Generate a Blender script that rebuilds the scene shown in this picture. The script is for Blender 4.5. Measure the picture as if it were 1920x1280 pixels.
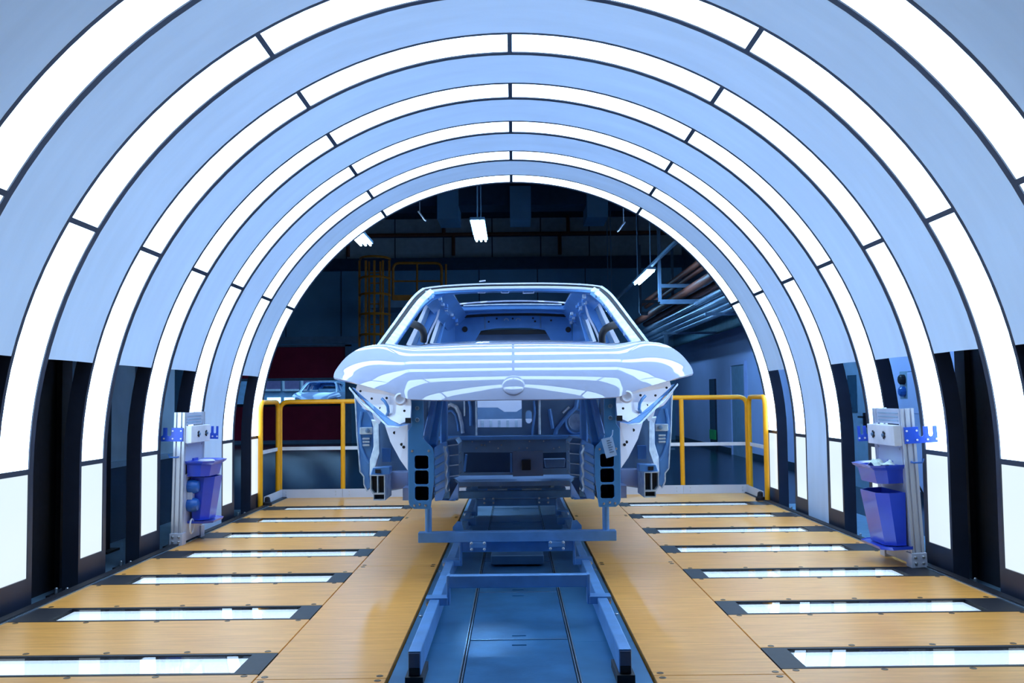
import bpy, bmesh, math, random
from mathutils import Vector, Matrix
from mathutils.geometry import tessellate_polygon
random.seed(7)
for o in list(bpy.data.objects): bpy.data.objects.remove(o)
scene = bpy.context.scene
COL = scene.collection

# ------------------------------------------------------------------ camera, world, exposure
FPX = 1867.0                       # focal length in pixels of a 1920 px wide frame
CAM_Z = 1.0
PITCH = math.atan(106.0 / FPX)
ROLL = 0.011
YAW = 1.8 / FPX
cam_data = bpy.data.cameras.new('camera')
cam_data.sensor_width = 36.0
cam_data.lens = 36.0 * FPX / 1920.0
cam_data.clip_end = 200
cam = bpy.data.objects.new('camera', cam_data)
COL.objects.link(cam)
_f = Vector((-math.sin(YAW) * math.cos(PITCH), math.cos(YAW) * math.cos(PITCH), math.sin(PITCH)))
_r = _f.cross(Vector((0, 0, 1))).normalized()
_u = _r.cross(_f)
_r2 = _r * math.cos(ROLL) - _u * math.sin(ROLL)
_u2 = _u * math.cos(ROLL) + _r * math.sin(ROLL)
m = Matrix((_r2, _u2, -_f)).transposed().to_4x4()
m.translation = (0, 0, CAM_Z)
cam.matrix_world = m
scene.camera = cam

world = bpy.data.worlds.new('hall_ambient')
scene.world = world
world.use_nodes = True
world.node_tree.nodes['Background'].inputs[0].default_value = (0.10, 0.28, 0.60, 1)
world.node_tree.nodes['Background'].inputs[1].default_value = 0.03

scene.view_settings.view_transform = 'Standard'
scene.view_settings.look = 'None'
scene.view_settings.gamma = 1.0
scene.view_settings.use_curve_mapping = False
scene.view_settings.exposure = 0.0

LAMP_COL = (0.53, 0.75, 1.0)
LAMP_POWER = 5.6
LEG_POWER = 0.98
FLOOR_LAMP_POWER = 2.1

# ------------------------------------------------------------------ materials
MATS = {}
def mat(name, col, rough=0.5, metal=0.0, coat=0.0, emit=None, power=0.0, var=0.12, scale=6.0, bump=0.0, bscale=40.0, stretch=(1, 1, 1), coat_rough=0.03, trans=0.0, spec=None):
    if name in MATS: return MATS[name]
    M = bpy.data.materials.new(name); M.use_nodes = True
    nt = M.node_tree; b = nt.nodes['Principled BSDF']
    b.inputs['Roughness'].default_value = rough
    b.inputs['Metallic'].default_value = metal
    b.inputs['Coat Weight'].default_value = coat
    b.inputs['Coat Roughness'].default_value = coat_rough
    if spec is not None: b.inputs['Specular IOR Level'].default_value = spec
    tc = nt.nodes.new('ShaderNodeTexCoord')
    mp = nt.nodes.new('ShaderNodeMapping'); mp.inputs['Scale'].default_value = stretch
    nt.links.new(tc.outputs['Object'], mp.inputs['Vector'])
    nz = nt.nodes.new('ShaderNodeTexNoise'); nz.inputs['Scale'].default_value = scale; nz.inputs['Detail'].default_value = 4
    nt.links.new(mp.outputs[0], nz.inputs['Vector'])
    rp = nt.nodes.new('ShaderNodeValToRGB')
    a = [max(0, c * (1 - var)) for c in col]; z = [min(1, c * (1 + var)) for c in col]
    rp.color_ramp.elements[0].color = (*a, 1); rp.color_ramp.elements[1].color = (*z, 1)
    rp.color_ramp.elements[0].position = 0.3; rp.color_ramp.elements[1].position = 0.7
    nt.links.new(nz.outputs['Fac'], rp.inputs[0])
    nt.links.new(rp.outputs[0], b.inputs['Base Color'])
    if bump:
        n2 = nt.nodes.new('ShaderNodeTexNoise'); n2.inputs['Scale'].default_value = bscale; n2.inputs['Detail'].default_value = 3
        nt.links.new(mp.outputs[0], n2.inputs['Vector'])
        bp = nt.nodes.new('ShaderNodeBump'); bp.inputs['Strength'].default_value = bump; bp.inputs['Distance'].default_value = 0.01
        nt.links.new(n2.outputs['Fac'], bp.inputs['Height']); nt.links.new(bp.outputs[0], b.inputs['Normal'])
    if emit:
        b.inputs['Emission Color'].default_value = (*emit, 1); b.inputs['Emission Strength'].default_value = power
    if trans: b.inputs['Transmission Weight'].default_value = trans
    MATS[name] = M
    return M

def glass_mat(name, tint=(1, 1, 1), refl=0.5, rough=0.02):
    M = bpy.data.materials.new(name); M.use_nodes = True
    nt = M.node_tree; nt.nodes.remove(nt.nodes['Principled BSDF'])
    out = nt.nodes['Material Output']
    tr = nt.nodes.new('ShaderNodeBsdfTransparent'); tr.inputs[0].default_value = (*tint, 1)
    gl = nt.nodes.new('ShaderNodeBsdfGlossy'); gl.inputs['Roughness'].default_value = rough
    fr = nt.nodes.new('ShaderNodeFresnel'); fr.inputs[0].default_value = 1.5
    mu = nt.nodes.new('ShaderNodeMath'); mu.operation = 'MULTIPLY'; mu.inputs[1].default_value = refl * 2
    mx = nt.nodes.new('ShaderNodeMixShader')
    nt.links.new(fr.outputs[0], mu.inputs[0]); nt.links.new(mu.outputs[0], mx.inputs[0])
    nt.links.new(tr.outputs[0], mx.inputs[1]); nt.links.new(gl.outputs[0], mx.inputs[2])
    nt.links.new(mx.outputs[0], out.inputs['Surface'])
    MATS[name] = M
    return M

def wood_mat():
    M = bpy.data.materials.new('beech_laminate'); M.use_nodes = True
    nt = M.node_tree; b = nt.nodes['Principled BSDF']
    geo = nt.nodes.new('ShaderNodeNewGeometry')
    mp = nt.nodes.new('ShaderNodeMapping'); mp.inputs['Scale'].default_value = (1.2, 14, 10)
    nt.links.new(geo.outputs['Position'], mp.inputs['Vector'])
    n1 = nt.nodes.new('ShaderNodeTexNoise'); n1.inputs['Scale'].default_value = 3.0; n1.inputs['Detail'].default_value = 6; n1.inputs['Distortion'].default_value = 0.4
    nt.links.new(mp.outputs[0], n1.inputs['Vector'])
    mp2 = nt.nodes.new('ShaderNodeMapping'); mp2.inputs['Scale'].default_value = (12, 160, 40)
    nt.links.new(geo.outputs['Position'], mp2.inputs['Vector'])
    n2 = nt.nodes.new('ShaderNodeTexNoise'); n2.inputs['Scale'].default_value = 2.0; n2.inputs['Detail'].default_value = 2
    nt.links.new(mp2.outputs[0], n2.inputs['Vector'])
    ad = nt.nodes.new('ShaderNodeMath'); ad.operation = 'MULTIPLY_ADD'; ad.inputs[1].default_value = 0.35
    nt.links.new(n2.outputs['Fac'], ad.inputs[0]); nt.links.new(n1.outputs['Fac'], ad.inputs[2])
    rp = nt.nodes.new('ShaderNodeValToRGB')
    rp.color_ramp.elements[0].position = 0.42; rp.color_ramp.elements[0].color = (0.71, 0.285, 0.048, 1)
    rp.color_ramp.elements[1].position = 0.95; rp.color_ramp.elements[1].color = (0.98, 0.46, 0.10, 1)
    nt.links.new(ad.outputs[0], rp.inputs[0]); nt.links.new(rp.outputs[0], b.inputs['Base Color'])
    b.inputs['Roughness'].default_value = 0.36
    b.inputs['Specular IOR Level'].default_value = 0.3
    MATS['wood'] = M
    return M

WOOD = wood_mat()
FABRIC = mat('white_canopy_fabric', (0.57, 0.72, 0.92), 0.75, var=0.045, scale=2.5, bump=0.3, bscale=2.2, stretch=(0.6, 3.0, 0.6))
LAMP = mat('arch_diffuser', (0.8, 0.85, 0.9), 0.4, emit=LAMP_COL, power=LAMP_POWER, var=0.0)
LAMPLEG = mat('leg_diffuser', (0.10, 0.10, 0.10), 0.25, emit=(0.76, 0.90, 1.0), power=LEG_POWER, var=0.0)
FLAMP = mat('floor_diffuser', (0.8, 0.85, 0.9), 0.4, emit=(0.66, 0.82, 1.0), power=FLOOR_LAMP_POWER, var=0.0)
BLACK = mat('black_powder_coat', (0.012, 0.013, 0.020), 0.5, spec=0.25, var=0.2, scale=30)
BLACK2 = mat('matt_black', (0.010, 0.012, 0.018), 0.6)
FRAMEBLK = mat('arch_frame_black', (0.018, 0.026, 0.05), 0.35, var=0.15)
GLASS = glass_mat('floor_glass', (0.98, 1, 1), 0.3)
WINGLASS = glass_mat('window_glass', (0.75, 0.88, 1), 0.5)
PAINT = mat('white_car_paint', (0.37, 0.41, 0.58), 0.3, coat=1.0, var=0.01, coat_rough=0.015, spec=0.2)
PAINT.node_tree.nodes['Principled BSDF'].inputs['Coat IOR'].default_value = 1.95
ECOAT = mat('blue_grey_ecoat', (0.12, 0.32, 0.70), 0.30, metal=0.25, var=0.1, coat=0.3)
ECOATD = mat('dark_ecoat', (0.17, 0.29, 0.46), 0.38, metal=0.35, var=0.15)
PLATEB = mat('rail_plate_blue', (0.085, 0.29, 0.62), 0.33, metal=0.35, var=0.06)
WHITEIN = mat('white_apron_paint', (0.72, 0.75, 0.88), 0.3, coat=0.5, var=0.03)
SHINY = mat('silver_body_flange', (0.62, 0.74, 0.95), 0.25, metal=0.3, var=0.25, scale=25)
RUBBER = mat('black_rubber', (0.008, 0.010, 0.016), 0.5)
SKID = mat('skid_steel_paint', (0.13, 0.31, 0.62), 0.36, metal=0.35, var=0.14, scale=9, bump=0.05)
PIT = mat('pit_plate_steel', (0.045, 0.175, 0.36), 0.3, metal=0.45, var=0.3, scale=5, bump=0.06, bscale=60)
PITSIDE = mat('pit_side_steel', (0.055, 0.21, 0.40), 0.33, metal=0.45, var=0.2, scale=4)
SEAM = mat('bright_seam_steel', (0.42, 0.55, 0.68), 0.25, metal=0.8, var=0.1)
LEDGE = mat('ledge_steel', (0.14, 0.25, 0.36), 0.45, metal=0.3)
ALU = mat('anodised_aluminium', (0.62, 0.66, 0.76), 0.3, metal=0.4, var=0.05, stretch=(1, 1, 0.05), scale=40)
ALUP = mat('aluminium_panel', (0.55, 0.60, 0.74), 0.4, metal=0.25, var=0.05)
BLUEP = mat('blue_plastic', (0.022, 0.065, 0.55), 0.28, var=0.06, coat=0.2)
BLUEB = mat('blue_bracket', (0.02, 0.09, 0.60), 0.35, var=0.05)
YELLOW = mat('yellow_rail_paint', (0.95, 0.40, 0.004), 0.35, var=0.05)
WHITEBAR = mat('white_rail_paint', (0.72, 0.74, 0.80), 0.4)
TOE = mat('toe_board_grey', (0.60, 0.64, 0.74), 0.4, var=0.03)
BOLT = mat('zinc_bolt', (0.55, 0.58, 0.62), 0.3, metal=0.9)
PAPER = mat('grey_paper', (0.30, 0.44, 0.66), 0.7)
INK = mat('tag_ink', (0.10, 0.17, 0.30), 0.7)
HALLF = mat('hall_floor_epoxy', (0.012, 0.030, 0.055), 0.22, spec=0.15, var=0.3, scale=0.6)
HALLW = mat('hall_wall_blue', (0.22, 0.45, 0.64), 0.6, var=0.08, scale=1)
HALLWR = mat('hall_wall_side', (0.52, 0.60, 0.92), 0.55, var=0.06, scale=0.7)
HALLBAND = mat('hall_wall_band', (0.18, 0.36, 0.46), 0.6)
HALLDARK = mat('hall_dark', (0.035, 0.07, 0.13), 0.6)
PANELW = mat('hall_upper_panel', (0.62, 0.66, 0.68), 0.6, var=0.08)
RUST = mat('rust_red_pipe', (0.24, 0.06, 0.03), 0.5)
RED = mat('red_door_curtain', (0.50, 0.012, 0.055), 0.5, var=0.1, scale=2)
ORANGE = mat('orange_ladder_paint', (0.75, 0.22, 0.012), 0.5)
GREYP = mat('grey_steel_paint', (0.25, 0.38, 0.52), 0.5)
SILVER = mat('galvanised_conduit', (0.55, 0.66, 0.82), 0.28, metal=0.8)
TUBE = mat('fluorescent_tube', (0.9, 0.95, 1), 0.4, emit=(0.26, 0.58, 1.0), power=110.0, var=0)
ROOML = mat('booth_glow', (0.9, 0.95, 1), 0.4, emit=(0.45, 0.75, 1.0), power=4.0, var=0)
HANG = mat('hanger_steel', (0.10, 0.15, 0.22), 0.5)
GREEN = mat('green_exit_sign', (0.02, 0.30, 0.08), 0.4, emit=(0.02, 0.5, 0.12), power=0.04)
SOCKET = mat('blue_socket', (0.02, 0.12, 0.45), 0.3)
DADO = mat('dark_dado', (0.025, 0.04, 0.07), 0.25)
PANE = mat('pale_window_pane', (0.45, 0.60, 0.72), 0.15, var=0.25, scale=1.0)
CLOTH = mat('patterned_wipe', (0.62, 0.72, 0.66), 0.8, var=0.4, scale=30)
DOORM = mat('grey_blue_door', (0.24, 0.37, 0.52), 0.45)

# ------------------------------------------------------------------ measuring helpers (photo pixel + real distance -> metres)
CP, SP = math.cos(PITCH), math.sin(PITCH)
def _ray(dx, dy, Y):
    b = -dy / FPX
    t = Y / (CP - b * SP)
    return Vector((dx / FPX * t, Y, CAM_Z + t * (SP + b * CP)))
def W(du, v, Y):                    # du: pixels right of the tunnel axis, v: row (as measured on the left half)
    return _ray(du, v - ROLL * abs(du) - 640, Y)
def at(u, v, Y):
    dx, dy = u - 960, v - 640
    c, s = math.cos(ROLL), math.sin(ROLL)
    return _ray(dx * c - dy * s - 1.8, dx * s + dy * c, Y)

# ------------------------------------------------------------------ mesh builder
class MB:
    def __init__(self): self.v = []; self.f = []
    def add(self, vs, fs):
        n = len(self.v); self.v += [Vector(p) for p in vs]; self.f += [tuple(n + i for i in q) for q in fs]; return self
    def box(self, x0, x1, y0, y1, z0, z1):
        return self.add([(x0, y0, z0), (x1, y0, z0), (x1, y1, z0), (x0, y1, z0), (x0, y0, z1), (x1, y0, z1), (x1, y1, z1), (x0, y1, z1)],
                        [(0, 3, 2, 1), (4, 5, 6, 7), (0, 1, 5, 4), (1, 2, 6, 5), (2, 3, 7, 6), (3, 0, 4, 7)])
    def beam(self, p, q, w, h, up=(0, 0, 1), w2=None, h2=None):
        p = Vector(p); q = Vector(q); d = (q - p).normalized(); up = Vector(up)
        s = d.cross(up)
        if s.length < 1e-4: s = d.cross(Vector((0, 1, 0)))
        s.normalize(); t = s.cross(d)
        w2 = w if w2 is None else w2; h2 = h if h2 is None else h2
        vs = []
        for c, a, b in ((p, w / 2, h / 2), (q, w2 / 2, h2 / 2)):
            vs += [c - s * a - t * b, c + s * a - t * b, c + s * a + t * b, c - s * a + t * b]
        return self.add(vs, [(0, 1, 2, 3), (7, 6, 5, 4), (0, 4, 5, 1), (1, 5, 6, 2), (2, 6, 7, 3), (3, 7, 4, 0)])
    def tube(self, pts, r, n=8, closed=False, r2=None):
        pts = [Vector(p) for p in pts]; k = len(pts); rings = []
        prev = None
        for i, p in enumerate(pts):
            if closed: d = (pts[(i + 1) % k] - pts[i - 1])
            else: d = pts[min(i + 1, k - 1)] - pts[max(i - 1, 0)]
            d.normalize()
            ref = prev if prev is not None else (Vector((0, 0, 1)) if abs(d.z) < 0.9 else Vector((0, 1, 0)))
            a = d.cross(ref)
            if a.length < 1e-5: a = d.cross(Vector((1, 0, 0)))
            a.normalize(); b = a.cross(d).normalized(); prev = b
            rr = r if r2 is None else r + (r2 - r) * i / (k - 1)
            rings.append([p + (a * math.cos(2 * math.pi * j / n) + b * math.sin(2 * math.pi * j / n)) * rr for j in range(n)])
        vs = [x for g in rings for x in g]; fs = []
        for i in range(k if closed else k - 1):
            i2 = (i + 1) % k
            for j in range(n): fs.append((i * n + j, i * n + (j + 1) % n, i2 * n + (j + 1) % n, i2 * n + j))
        if not closed:
            fs.append(tuple(reversed(range(n)))); fs.append(tuple((k - 1) * n + j for j in range(n)))
        return self.add(vs, fs)
    def poly(self, pts, off, holes=()):
        """outline (3D points, any polygon, optional holes) pushed by vector off into a solid"""
        loops = [[Vector(p) for p in pts]] + [[Vector(p) for p in h] for h in holes]
        flat = [p for l in loops for p in l]; n = len(flat); off = Vector(off)
        tris = tessellate_polygon(loops)
        fs = [tuple(t) for t in tris] + [tuple(n + i for i in reversed(t)) for t in tris]
        s = 0
        for l in loops:
            k = len(l)
            for i in range(k): fs.append((s + i, s + (i + 1) % k, n + s + (i + 1) % k, n + s + i))
            s += k
        return self.add(flat + [p + off for p in flat], fs)
    def grid(self, rows, th=None, close=False):
        """rows of points; th = thickness vector or float along normals"""
        R, Cn = len(rows), len(rows[0]); flat = [Vector(p) for r in rows for p in r]
        q = [(i * Cn + j, i * Cn + j + 1, (i + 1) * Cn + j + 1, (i + 1) * Cn + j) for i in range(R - 1) for j in range(Cn - 1)]
        if th is None: return self.add(flat, q)
        if isinstance(th, (int, float)):
            nor = [Vector((0, 0, 0)) for _ in flat]
            for a, b, c, d in q:
                nn = (flat[c] - flat[a]).cross(flat[d] - flat[b])
                for i in (a, b, c, d): nor[i] += nn
            offs = [x.normalized() * th if x.length else x for x in nor]
        else: offs = [Vector(th)] * len(flat)
        n = len(flat); fs = q + [tuple(n + i for i in reversed(t)) for t in q]
        per = [(i * Cn, (i + 1) * Cn) for i in range(R - 1)] + [((R - 1) * Cn + j, (R - 1) * Cn + j + 1) for j in range(Cn - 1)] + \
              [((i + 1) * Cn + Cn - 1, i * Cn + Cn - 1) for i in range(R - 1)] + [(j + 1, j) for j in range(Cn - 1)]
        fs += [(a, b, n + b, n + a) for a, b in per]
        return self.add(flat + [p + o for p, o in zip(flat, offs)], fs)
    def lathe(self, c, prof, n=16, axis='z'):
        c = Vector(c); vs = []
        for r, h in prof:
            for j in range(n):
                a = 2 * math.pi * j / n
                if axis == 'z': vs.append(c + Vector((r * math.cos(a), r * math.sin(a), h)))
                elif axis == 'y': vs.append(c + Vector((r * math.cos(a), h, r * math.sin(a))))
                else: vs.append(c + Vector((h, r * math.cos(a), r * math.sin(a))))
        fs = [(i * n + j, i * n + (j + 1) % n, (i + 1) * n + (j + 1) % n, (i + 1) * n + j) for i in range(len(prof) - 1) for j in range(n)]
        fs.append(tuple(range(n))); fs.append(tuple((len(prof) - 1) * n + j for j in range(n)))
        return self.add(vs, fs)
    def mirror(self):
        self.v = [Vector((-p.x, p.y, p.z)) for p in self.v]; return self
    def build(self, name, material, parent=None, smooth=False, bevel=0.0, closed=True):
        me = bpy.data.meshes.new(name)
        org = Vector((0, 0, 0)); o = bpy.data.objects.new(name, me)
        if parent is not None:
            q = parent
            while q is not None: org += q.location; q = q.parent
            o.parent = parent
        else:
            xs = [p.x for p in self.v]; ys = [p.y for p in self.v]; zs = [p.z for p in self.v]
            org = Vector(((min(xs) + max(xs)) / 2, (min(ys) + max(ys)) / 2, min(zs))); o.location = org
        me.from_pydata([tuple(p - org) for p in self.v], [], self.f)
        if closed:
            bm = bmesh.new(); bm.from_mesh(me); bmesh.ops.recalc_face_normals(bm, faces=bm.faces); bm.to_mesh(me); bm.free()
        me.materials.append(material)
        if smooth:
            for p in me.polygons: p.use_smooth = True
            me.set_sharp_from_angle(angle=math.radians(38 if smooth is True else smooth))
        COL.objects.link(o)
        if bevel:
            md = o.modifiers.new('bevel', 'BEVEL'); md.width = bevel; md.segments = 2; md.limit_method = 'ANGLE'; md.harden_normals = False
        return o

def tag(o, label, cat, group=None):
    o['label'] = label; o['category'] = cat
    if group: o['group'] = group
    return o
def struct(o, label=None):
    o['kind'] = 'structure'
    if label: o['label'] = label
    return o
def thing(name, loc, label, cat, group=None):
    o = bpy.data.objects.new(name, None); o.empty_display_size = 0.1
    COL.objects.link(o); o.location = loc
    return tag(o, label, cat, group)
def copy_tree(o, parent=None, dloc=None):
    c = o.copy(); COL.objects.link(c); c.parent = parent
    if dloc is not None: c.location = o.location + Vector(dloc)
    for ch in list(o.children): copy_tree(ch, c)
    return c
def clone(o, dloc, parent='same'):
    c = o.copy(); COL.objects.link(c); c.location = o.location + Vector(dloc)
    return c
ORD = ['zeroth', 'first', 'second', 'third', 'fourth', 'fifth', 'sixth', 'seventh', 'eighth']

# ------------------------------------------------------------------ platform floor
PITCH_D = 0.913                  # spacing of arches and of floor lights
Y_STRIP0 = 3.865                 # nearest floor light in view
STRIP_W = 0.31
X_PIT, X_IN, X_OUT, Y_END = 0.478, 0.955, 2.345, 10.38
FLOOR_DX = 0.012
base = struct(MB().box(-2.42, 2.42, -0.6, Y_END, -0.43, -0.13).build('floor', BLACK2), 'raised platform floor of beech boards under the light tunnel')
ys = [Y_STRIP0 + (i - 4) * PITCH_D for i in range(11)]      # strip centres, four before the view
g = 0.0025
plank0 = None; screw0 = None
def plank(x0, x1, y0, y1, sc=True):
    o = MB().box(x0 + g + FLOOR_DX, x1 - g + FLOOR_DX, y0 + g, y1 - g, -0.03, 0.0).build('plank', WOOD, base, bevel=0.002)
    global screw0
    if sc and y1 > 2.9:
        n = 5 if x1 - x0 > 1 else 2
        for yy in ((y0 + 0.022, y1 - 0.022) if n == 5 else (y0 + 0.03, y1 - 0.03)):
            for i in range(n):
                xx = (x0 + 0.05 + (x1 - x0 - 0.10) * i / (n - 1)) if n == 5 else (x0 + 0.03 + (x1 - x0 - 0.06) * i) 
                if screw0 is None:
                    s = MB().lathe((xx + FLOOR_DX, yy, 0), [(0.013, -0.004), (0.013, 0.0012), (0.0105, 0.0018), (0.009, 0.0008), (0.0045, 0.0006)], 10).build('screw', SCREW, o)
                    screw0 = (s.data, xx + FLOOR_DX, yy)
                else:
                    s = bpy.data.objects.new('screw', screw0[0]); COL.objects.link(s); s.parent = o
                    s.location = Vector((xx + FLOOR_DX - screw0[1], yy - screw0[2], 0))
    return o
SCREW = mat('brass_dark_screw', (0.10, 0.06, 0.03), 0.3, metal=0.8)
edges = [-0.6]
for y in ys: edges += [y - STRIP_W / 2, y + STRIP_W / 2]
edges.append(Y_END)
for sgn in (-1, 1):
    for i in range(0, len(edges), 2):
        if edges[i + 1] < 2.6: continue
        x0, x1 = sorted((sgn * X_IN, sgn * X_OUT)); plank(x0, x1, edges[i], edges[i + 1])
    for a, b in ((-0.6, 1.22), (1.22, 3.64), (3.64, 6.06), (6.06, 8.48), (8.48, Y_END)):
        x0, x1 = sorted((sgn * X_PIT, sgn * X_IN)); plank(x0, x1, a, b)

# floor lights
def floor_light(y, sgn, label):
    c = Vector((sgn * (X_IN + X_OUT) / 2 + FLOOR_DX, y, -0.13))
    t = thing('floor_light', c, label, 'floor light', 'floor light strips')
    x0, x1 = X_IN + 0.003, X_OUT - 0.003; gx0, gx1 = 1.055, 2.17; hw = STRIP_W / 2 - 0.003; gw = hw - 0.022
    f = lambda x: sgn * x + FLOOR_DX
    MB().poly([(f(x0), y - hw, 0), (f(x1), y - hw, 0), (f(x1), y + hw, 0), (f(x0), y + hw, 0)], (0, 0, -0.012),
              [[(f(gx0), y - gw, 0), (f(gx1), y - gw, 0), (f(gx1), y + gw, 0), (f(gx0), y + gw, 0)]]).build('frame', BLACK, t)
    a, b = sorted((f(gx0), f(gx1)))
    MB().box(a, b, y - gw, y + gw, -0.009, -0.003).build('glass_pane', GLASS, t)
    MB().box(a + 0.012, b - 0.012, y - gw + 0.006, y + gw - 0.006, -0.026, -0.013).build('lamp_panel', FLAMP, t)
    tr = MB().box(a - 0.01, b + 0.01, y - gw - 0.008, y + gw + 0.008, -0.13, -0.09)
    tr.box(a - 0.01, b + 0.01, y - gw - 0.008, y - gw, -0.09, -0.012).box(a - 0.01, b + 0.01, y + gw, y + gw + 0.008, -0.09, -0.012)
    tr.box(a - 0.01, a, y - gw, y + gw, -0.09, -0.012).box(b, b + 0.01, y - gw, y + gw, -0.09, -0.012)
    tr.build('trough', BLACK2, t)
    return t
for sgn, side in ((-1, 'left'), (1, 'right')):
    for i, y in enumerate(ys):
        if i < 3: continue
        if i == 3: lab = 'lit floor strip just in front of the picture edge, %s of the pit' % side
        elif i == 4: lab = 'nearest white floor light strip on the %s wooden floor, cut by the picture edge' % side
        elif i == 10: lab = 'farthest white floor light strip, beside the yellow railing on the %s' % side
        else: lab = '%s white floor light strip from the camera, on the %s of the pit' % (ORD[i - 3], side)
        floor_light(y, sgn, lab)
# black curb, bright edge trim and outer ledge
n = 0
for sgn in (-1, 1):
    n += 1
    a, b = sorted((sgn * 2.352, sgn * 2.40))
    struct(MB().box(a + FLOOR_DX, b + FLOOR_DX, -0.6, Y_END, -0.13, 0.012).build('trim_%d' % n, BLACK), 'black curb along the platform edge')
    a, b = sorted((sgn * 2.341, sgn * 2.351))
    struct(MB().box(a + FLOOR_DX, b + FLOOR_DX, -0.6, Y_END, -0.13, 0.005).build('trim_%d' % (n + 2), SEAM), 'thin bright metal edging strip')
    a, b = sorted((sgn * 2.415, sgn * 3.08))
    struct(MB().box(a, b, -0.6, 9.9, -0.43, -0.07).build('trim_%d' % (n + 4), LEDGE), 'blue grey steel ledge carrying the arch legs')

# ------------------------------------------------------------------ pit with steel plates
pit = struct(MB().box(-X_PIT + 0.002, X_PIT - 0.002, -0.6, Y_END, -0.129, -0.035).build('floor_pit', BLACK2), 'steel covered conveyor pit down the middle of the floor')
pit_z = -0.012
for sgn in (-1, 1):
    for a, b in ((1.0, 4.2), (4.2, 7.2), (7.2, Y_END)):
        x0, x1 = sorted((sgn * 0.222, sgn * (X_PIT - 0.006)))
        MB().box(x0 + FLOOR_DX, x1 + FLOOR_DX, a + 0.001, b - 0.001, -0.035, pit_z).build('side_plate', PITSIDE, pit)
    for x in (0.208, 0.218):
        x0, x1 = sorted((sgn * x, sgn * (x + 0.004)))
        MB().box(x0 + FLOOR_DX, x1 + FLOOR_DX, 1.0, Y_END, -0.035, pit_z + 0.003).build('seam_strip', SEAM, pit)
for a, b in ((2.2, 3.2), (3.2, 4.24), (4.24, 5.26), (5.26, 6.25), (6.25, 7.25), (7.25, 8.2), (8.2, 9.2), (9.2, Y_END)):
    pl = MB()
    sl = [(-0.028 + FLOOR_DX, 0.028 + FLOOR_DX)]
    hol = []
    for yy in (a + 0.07, b - 0.09):
        hol.append([(-0.03 + FLOOR_DX, yy - 0.008, pit_z), (0.03 + FLOOR_DX, yy - 0.008, pit_z), (0.03 + FLOOR_DX, yy + 0.008, pit_z), (-0.03 + FLOOR_DX, yy + 0.008, pit_z)])
    pl.poly([(-0.204 + FLOOR_DX, a + 0.004, pit_z), (0.204 + FLOOR_DX, a + 0.004, pit_z), (0.204 + FLOOR_DX, b - 0.004, pit_z), (-0.204 + FLOOR_DX, b - 0.004, pit_z)], (0, 0, -0.022), hol)
    pl.build('cover_plate', PIT, pit)
    MB().box(-0.204 + FLOOR_DX, 0.204 + FLOOR_DX, b - 0.003, b + 0.003, -0.035, pit_z + 0.003).build('seam_strip', SEAM, pit)
for sgn in (-1, 1):
    for yy in (3.55, 4.7, 5.9, 7.1):
        MB().lathe((sgn * 0.455 + FLOOR_DX, yy, pit_z), [(0.009, 0), (0.009, 0.006), (0.004, 0.008)], 8).build('bolt', BOLT, pit)

# ------------------------------------------------------------------ light arches
R_A, Z_C, W_A = 2.445, 0.655, 0.374
LEG_BOTTOM = -0.07
Y_ARCH1 = 3.80
def arch_path(n=60, z0=LEG_BOTTOM):
    pts = [((-1, 0), Vector((0, 0, z0)))]
    out = [(-1.0, 0.0, z0 - Z_C)]
    for i in range(n + 1):
        a = math.pi - math.pi * i / n
        out.append((math.cos(a), math.sin(a), 0.0))
    out.append((1.0, 0.0, z0 - Z_C))
    return out            # (radial x, radial z, extra z)
def sweep(section, path, y0, mb):
    k = len(section); vs = []
    for rx, rz, ez in path:
        for r, y in section: vs.append((rx * r, y0 + y, Z_C + rz * r + ez))
    fs = []
    for i in range(len(path) - 1):
        for j in range(k): fs.append((i * k + j, i * k + (j + 1) % k, (i + 1) * k + (j + 1) % k, (i + 1) * k + j))
    fs.append(tuple(range(k))); fs.append(tuple((len(path) - 1) * k + j for j in range(k)))
    mb.add(vs, fs); return mb
L0, L1 = 0.027, 0.329            # lit width inside the frame
sec = [(R_A, 0), (R_A, L0), (R_A + 0.03, L0), (R_A + 0.03, L1), (R_A, L1), (R_A, W_A), (R_A + 0.09, W_A), (R_A + 0.09, 0)]
def arc_part(a0, a1, section, y0, n=14):
    pth = [(math.cos(a), math.sin(a), 0.0) for a in [math.pi - math.radians(a0 + (a1 - a0) * i / n) for i in range(n + 1)]]
    return sweep(section, pth, y0, MB())
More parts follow.
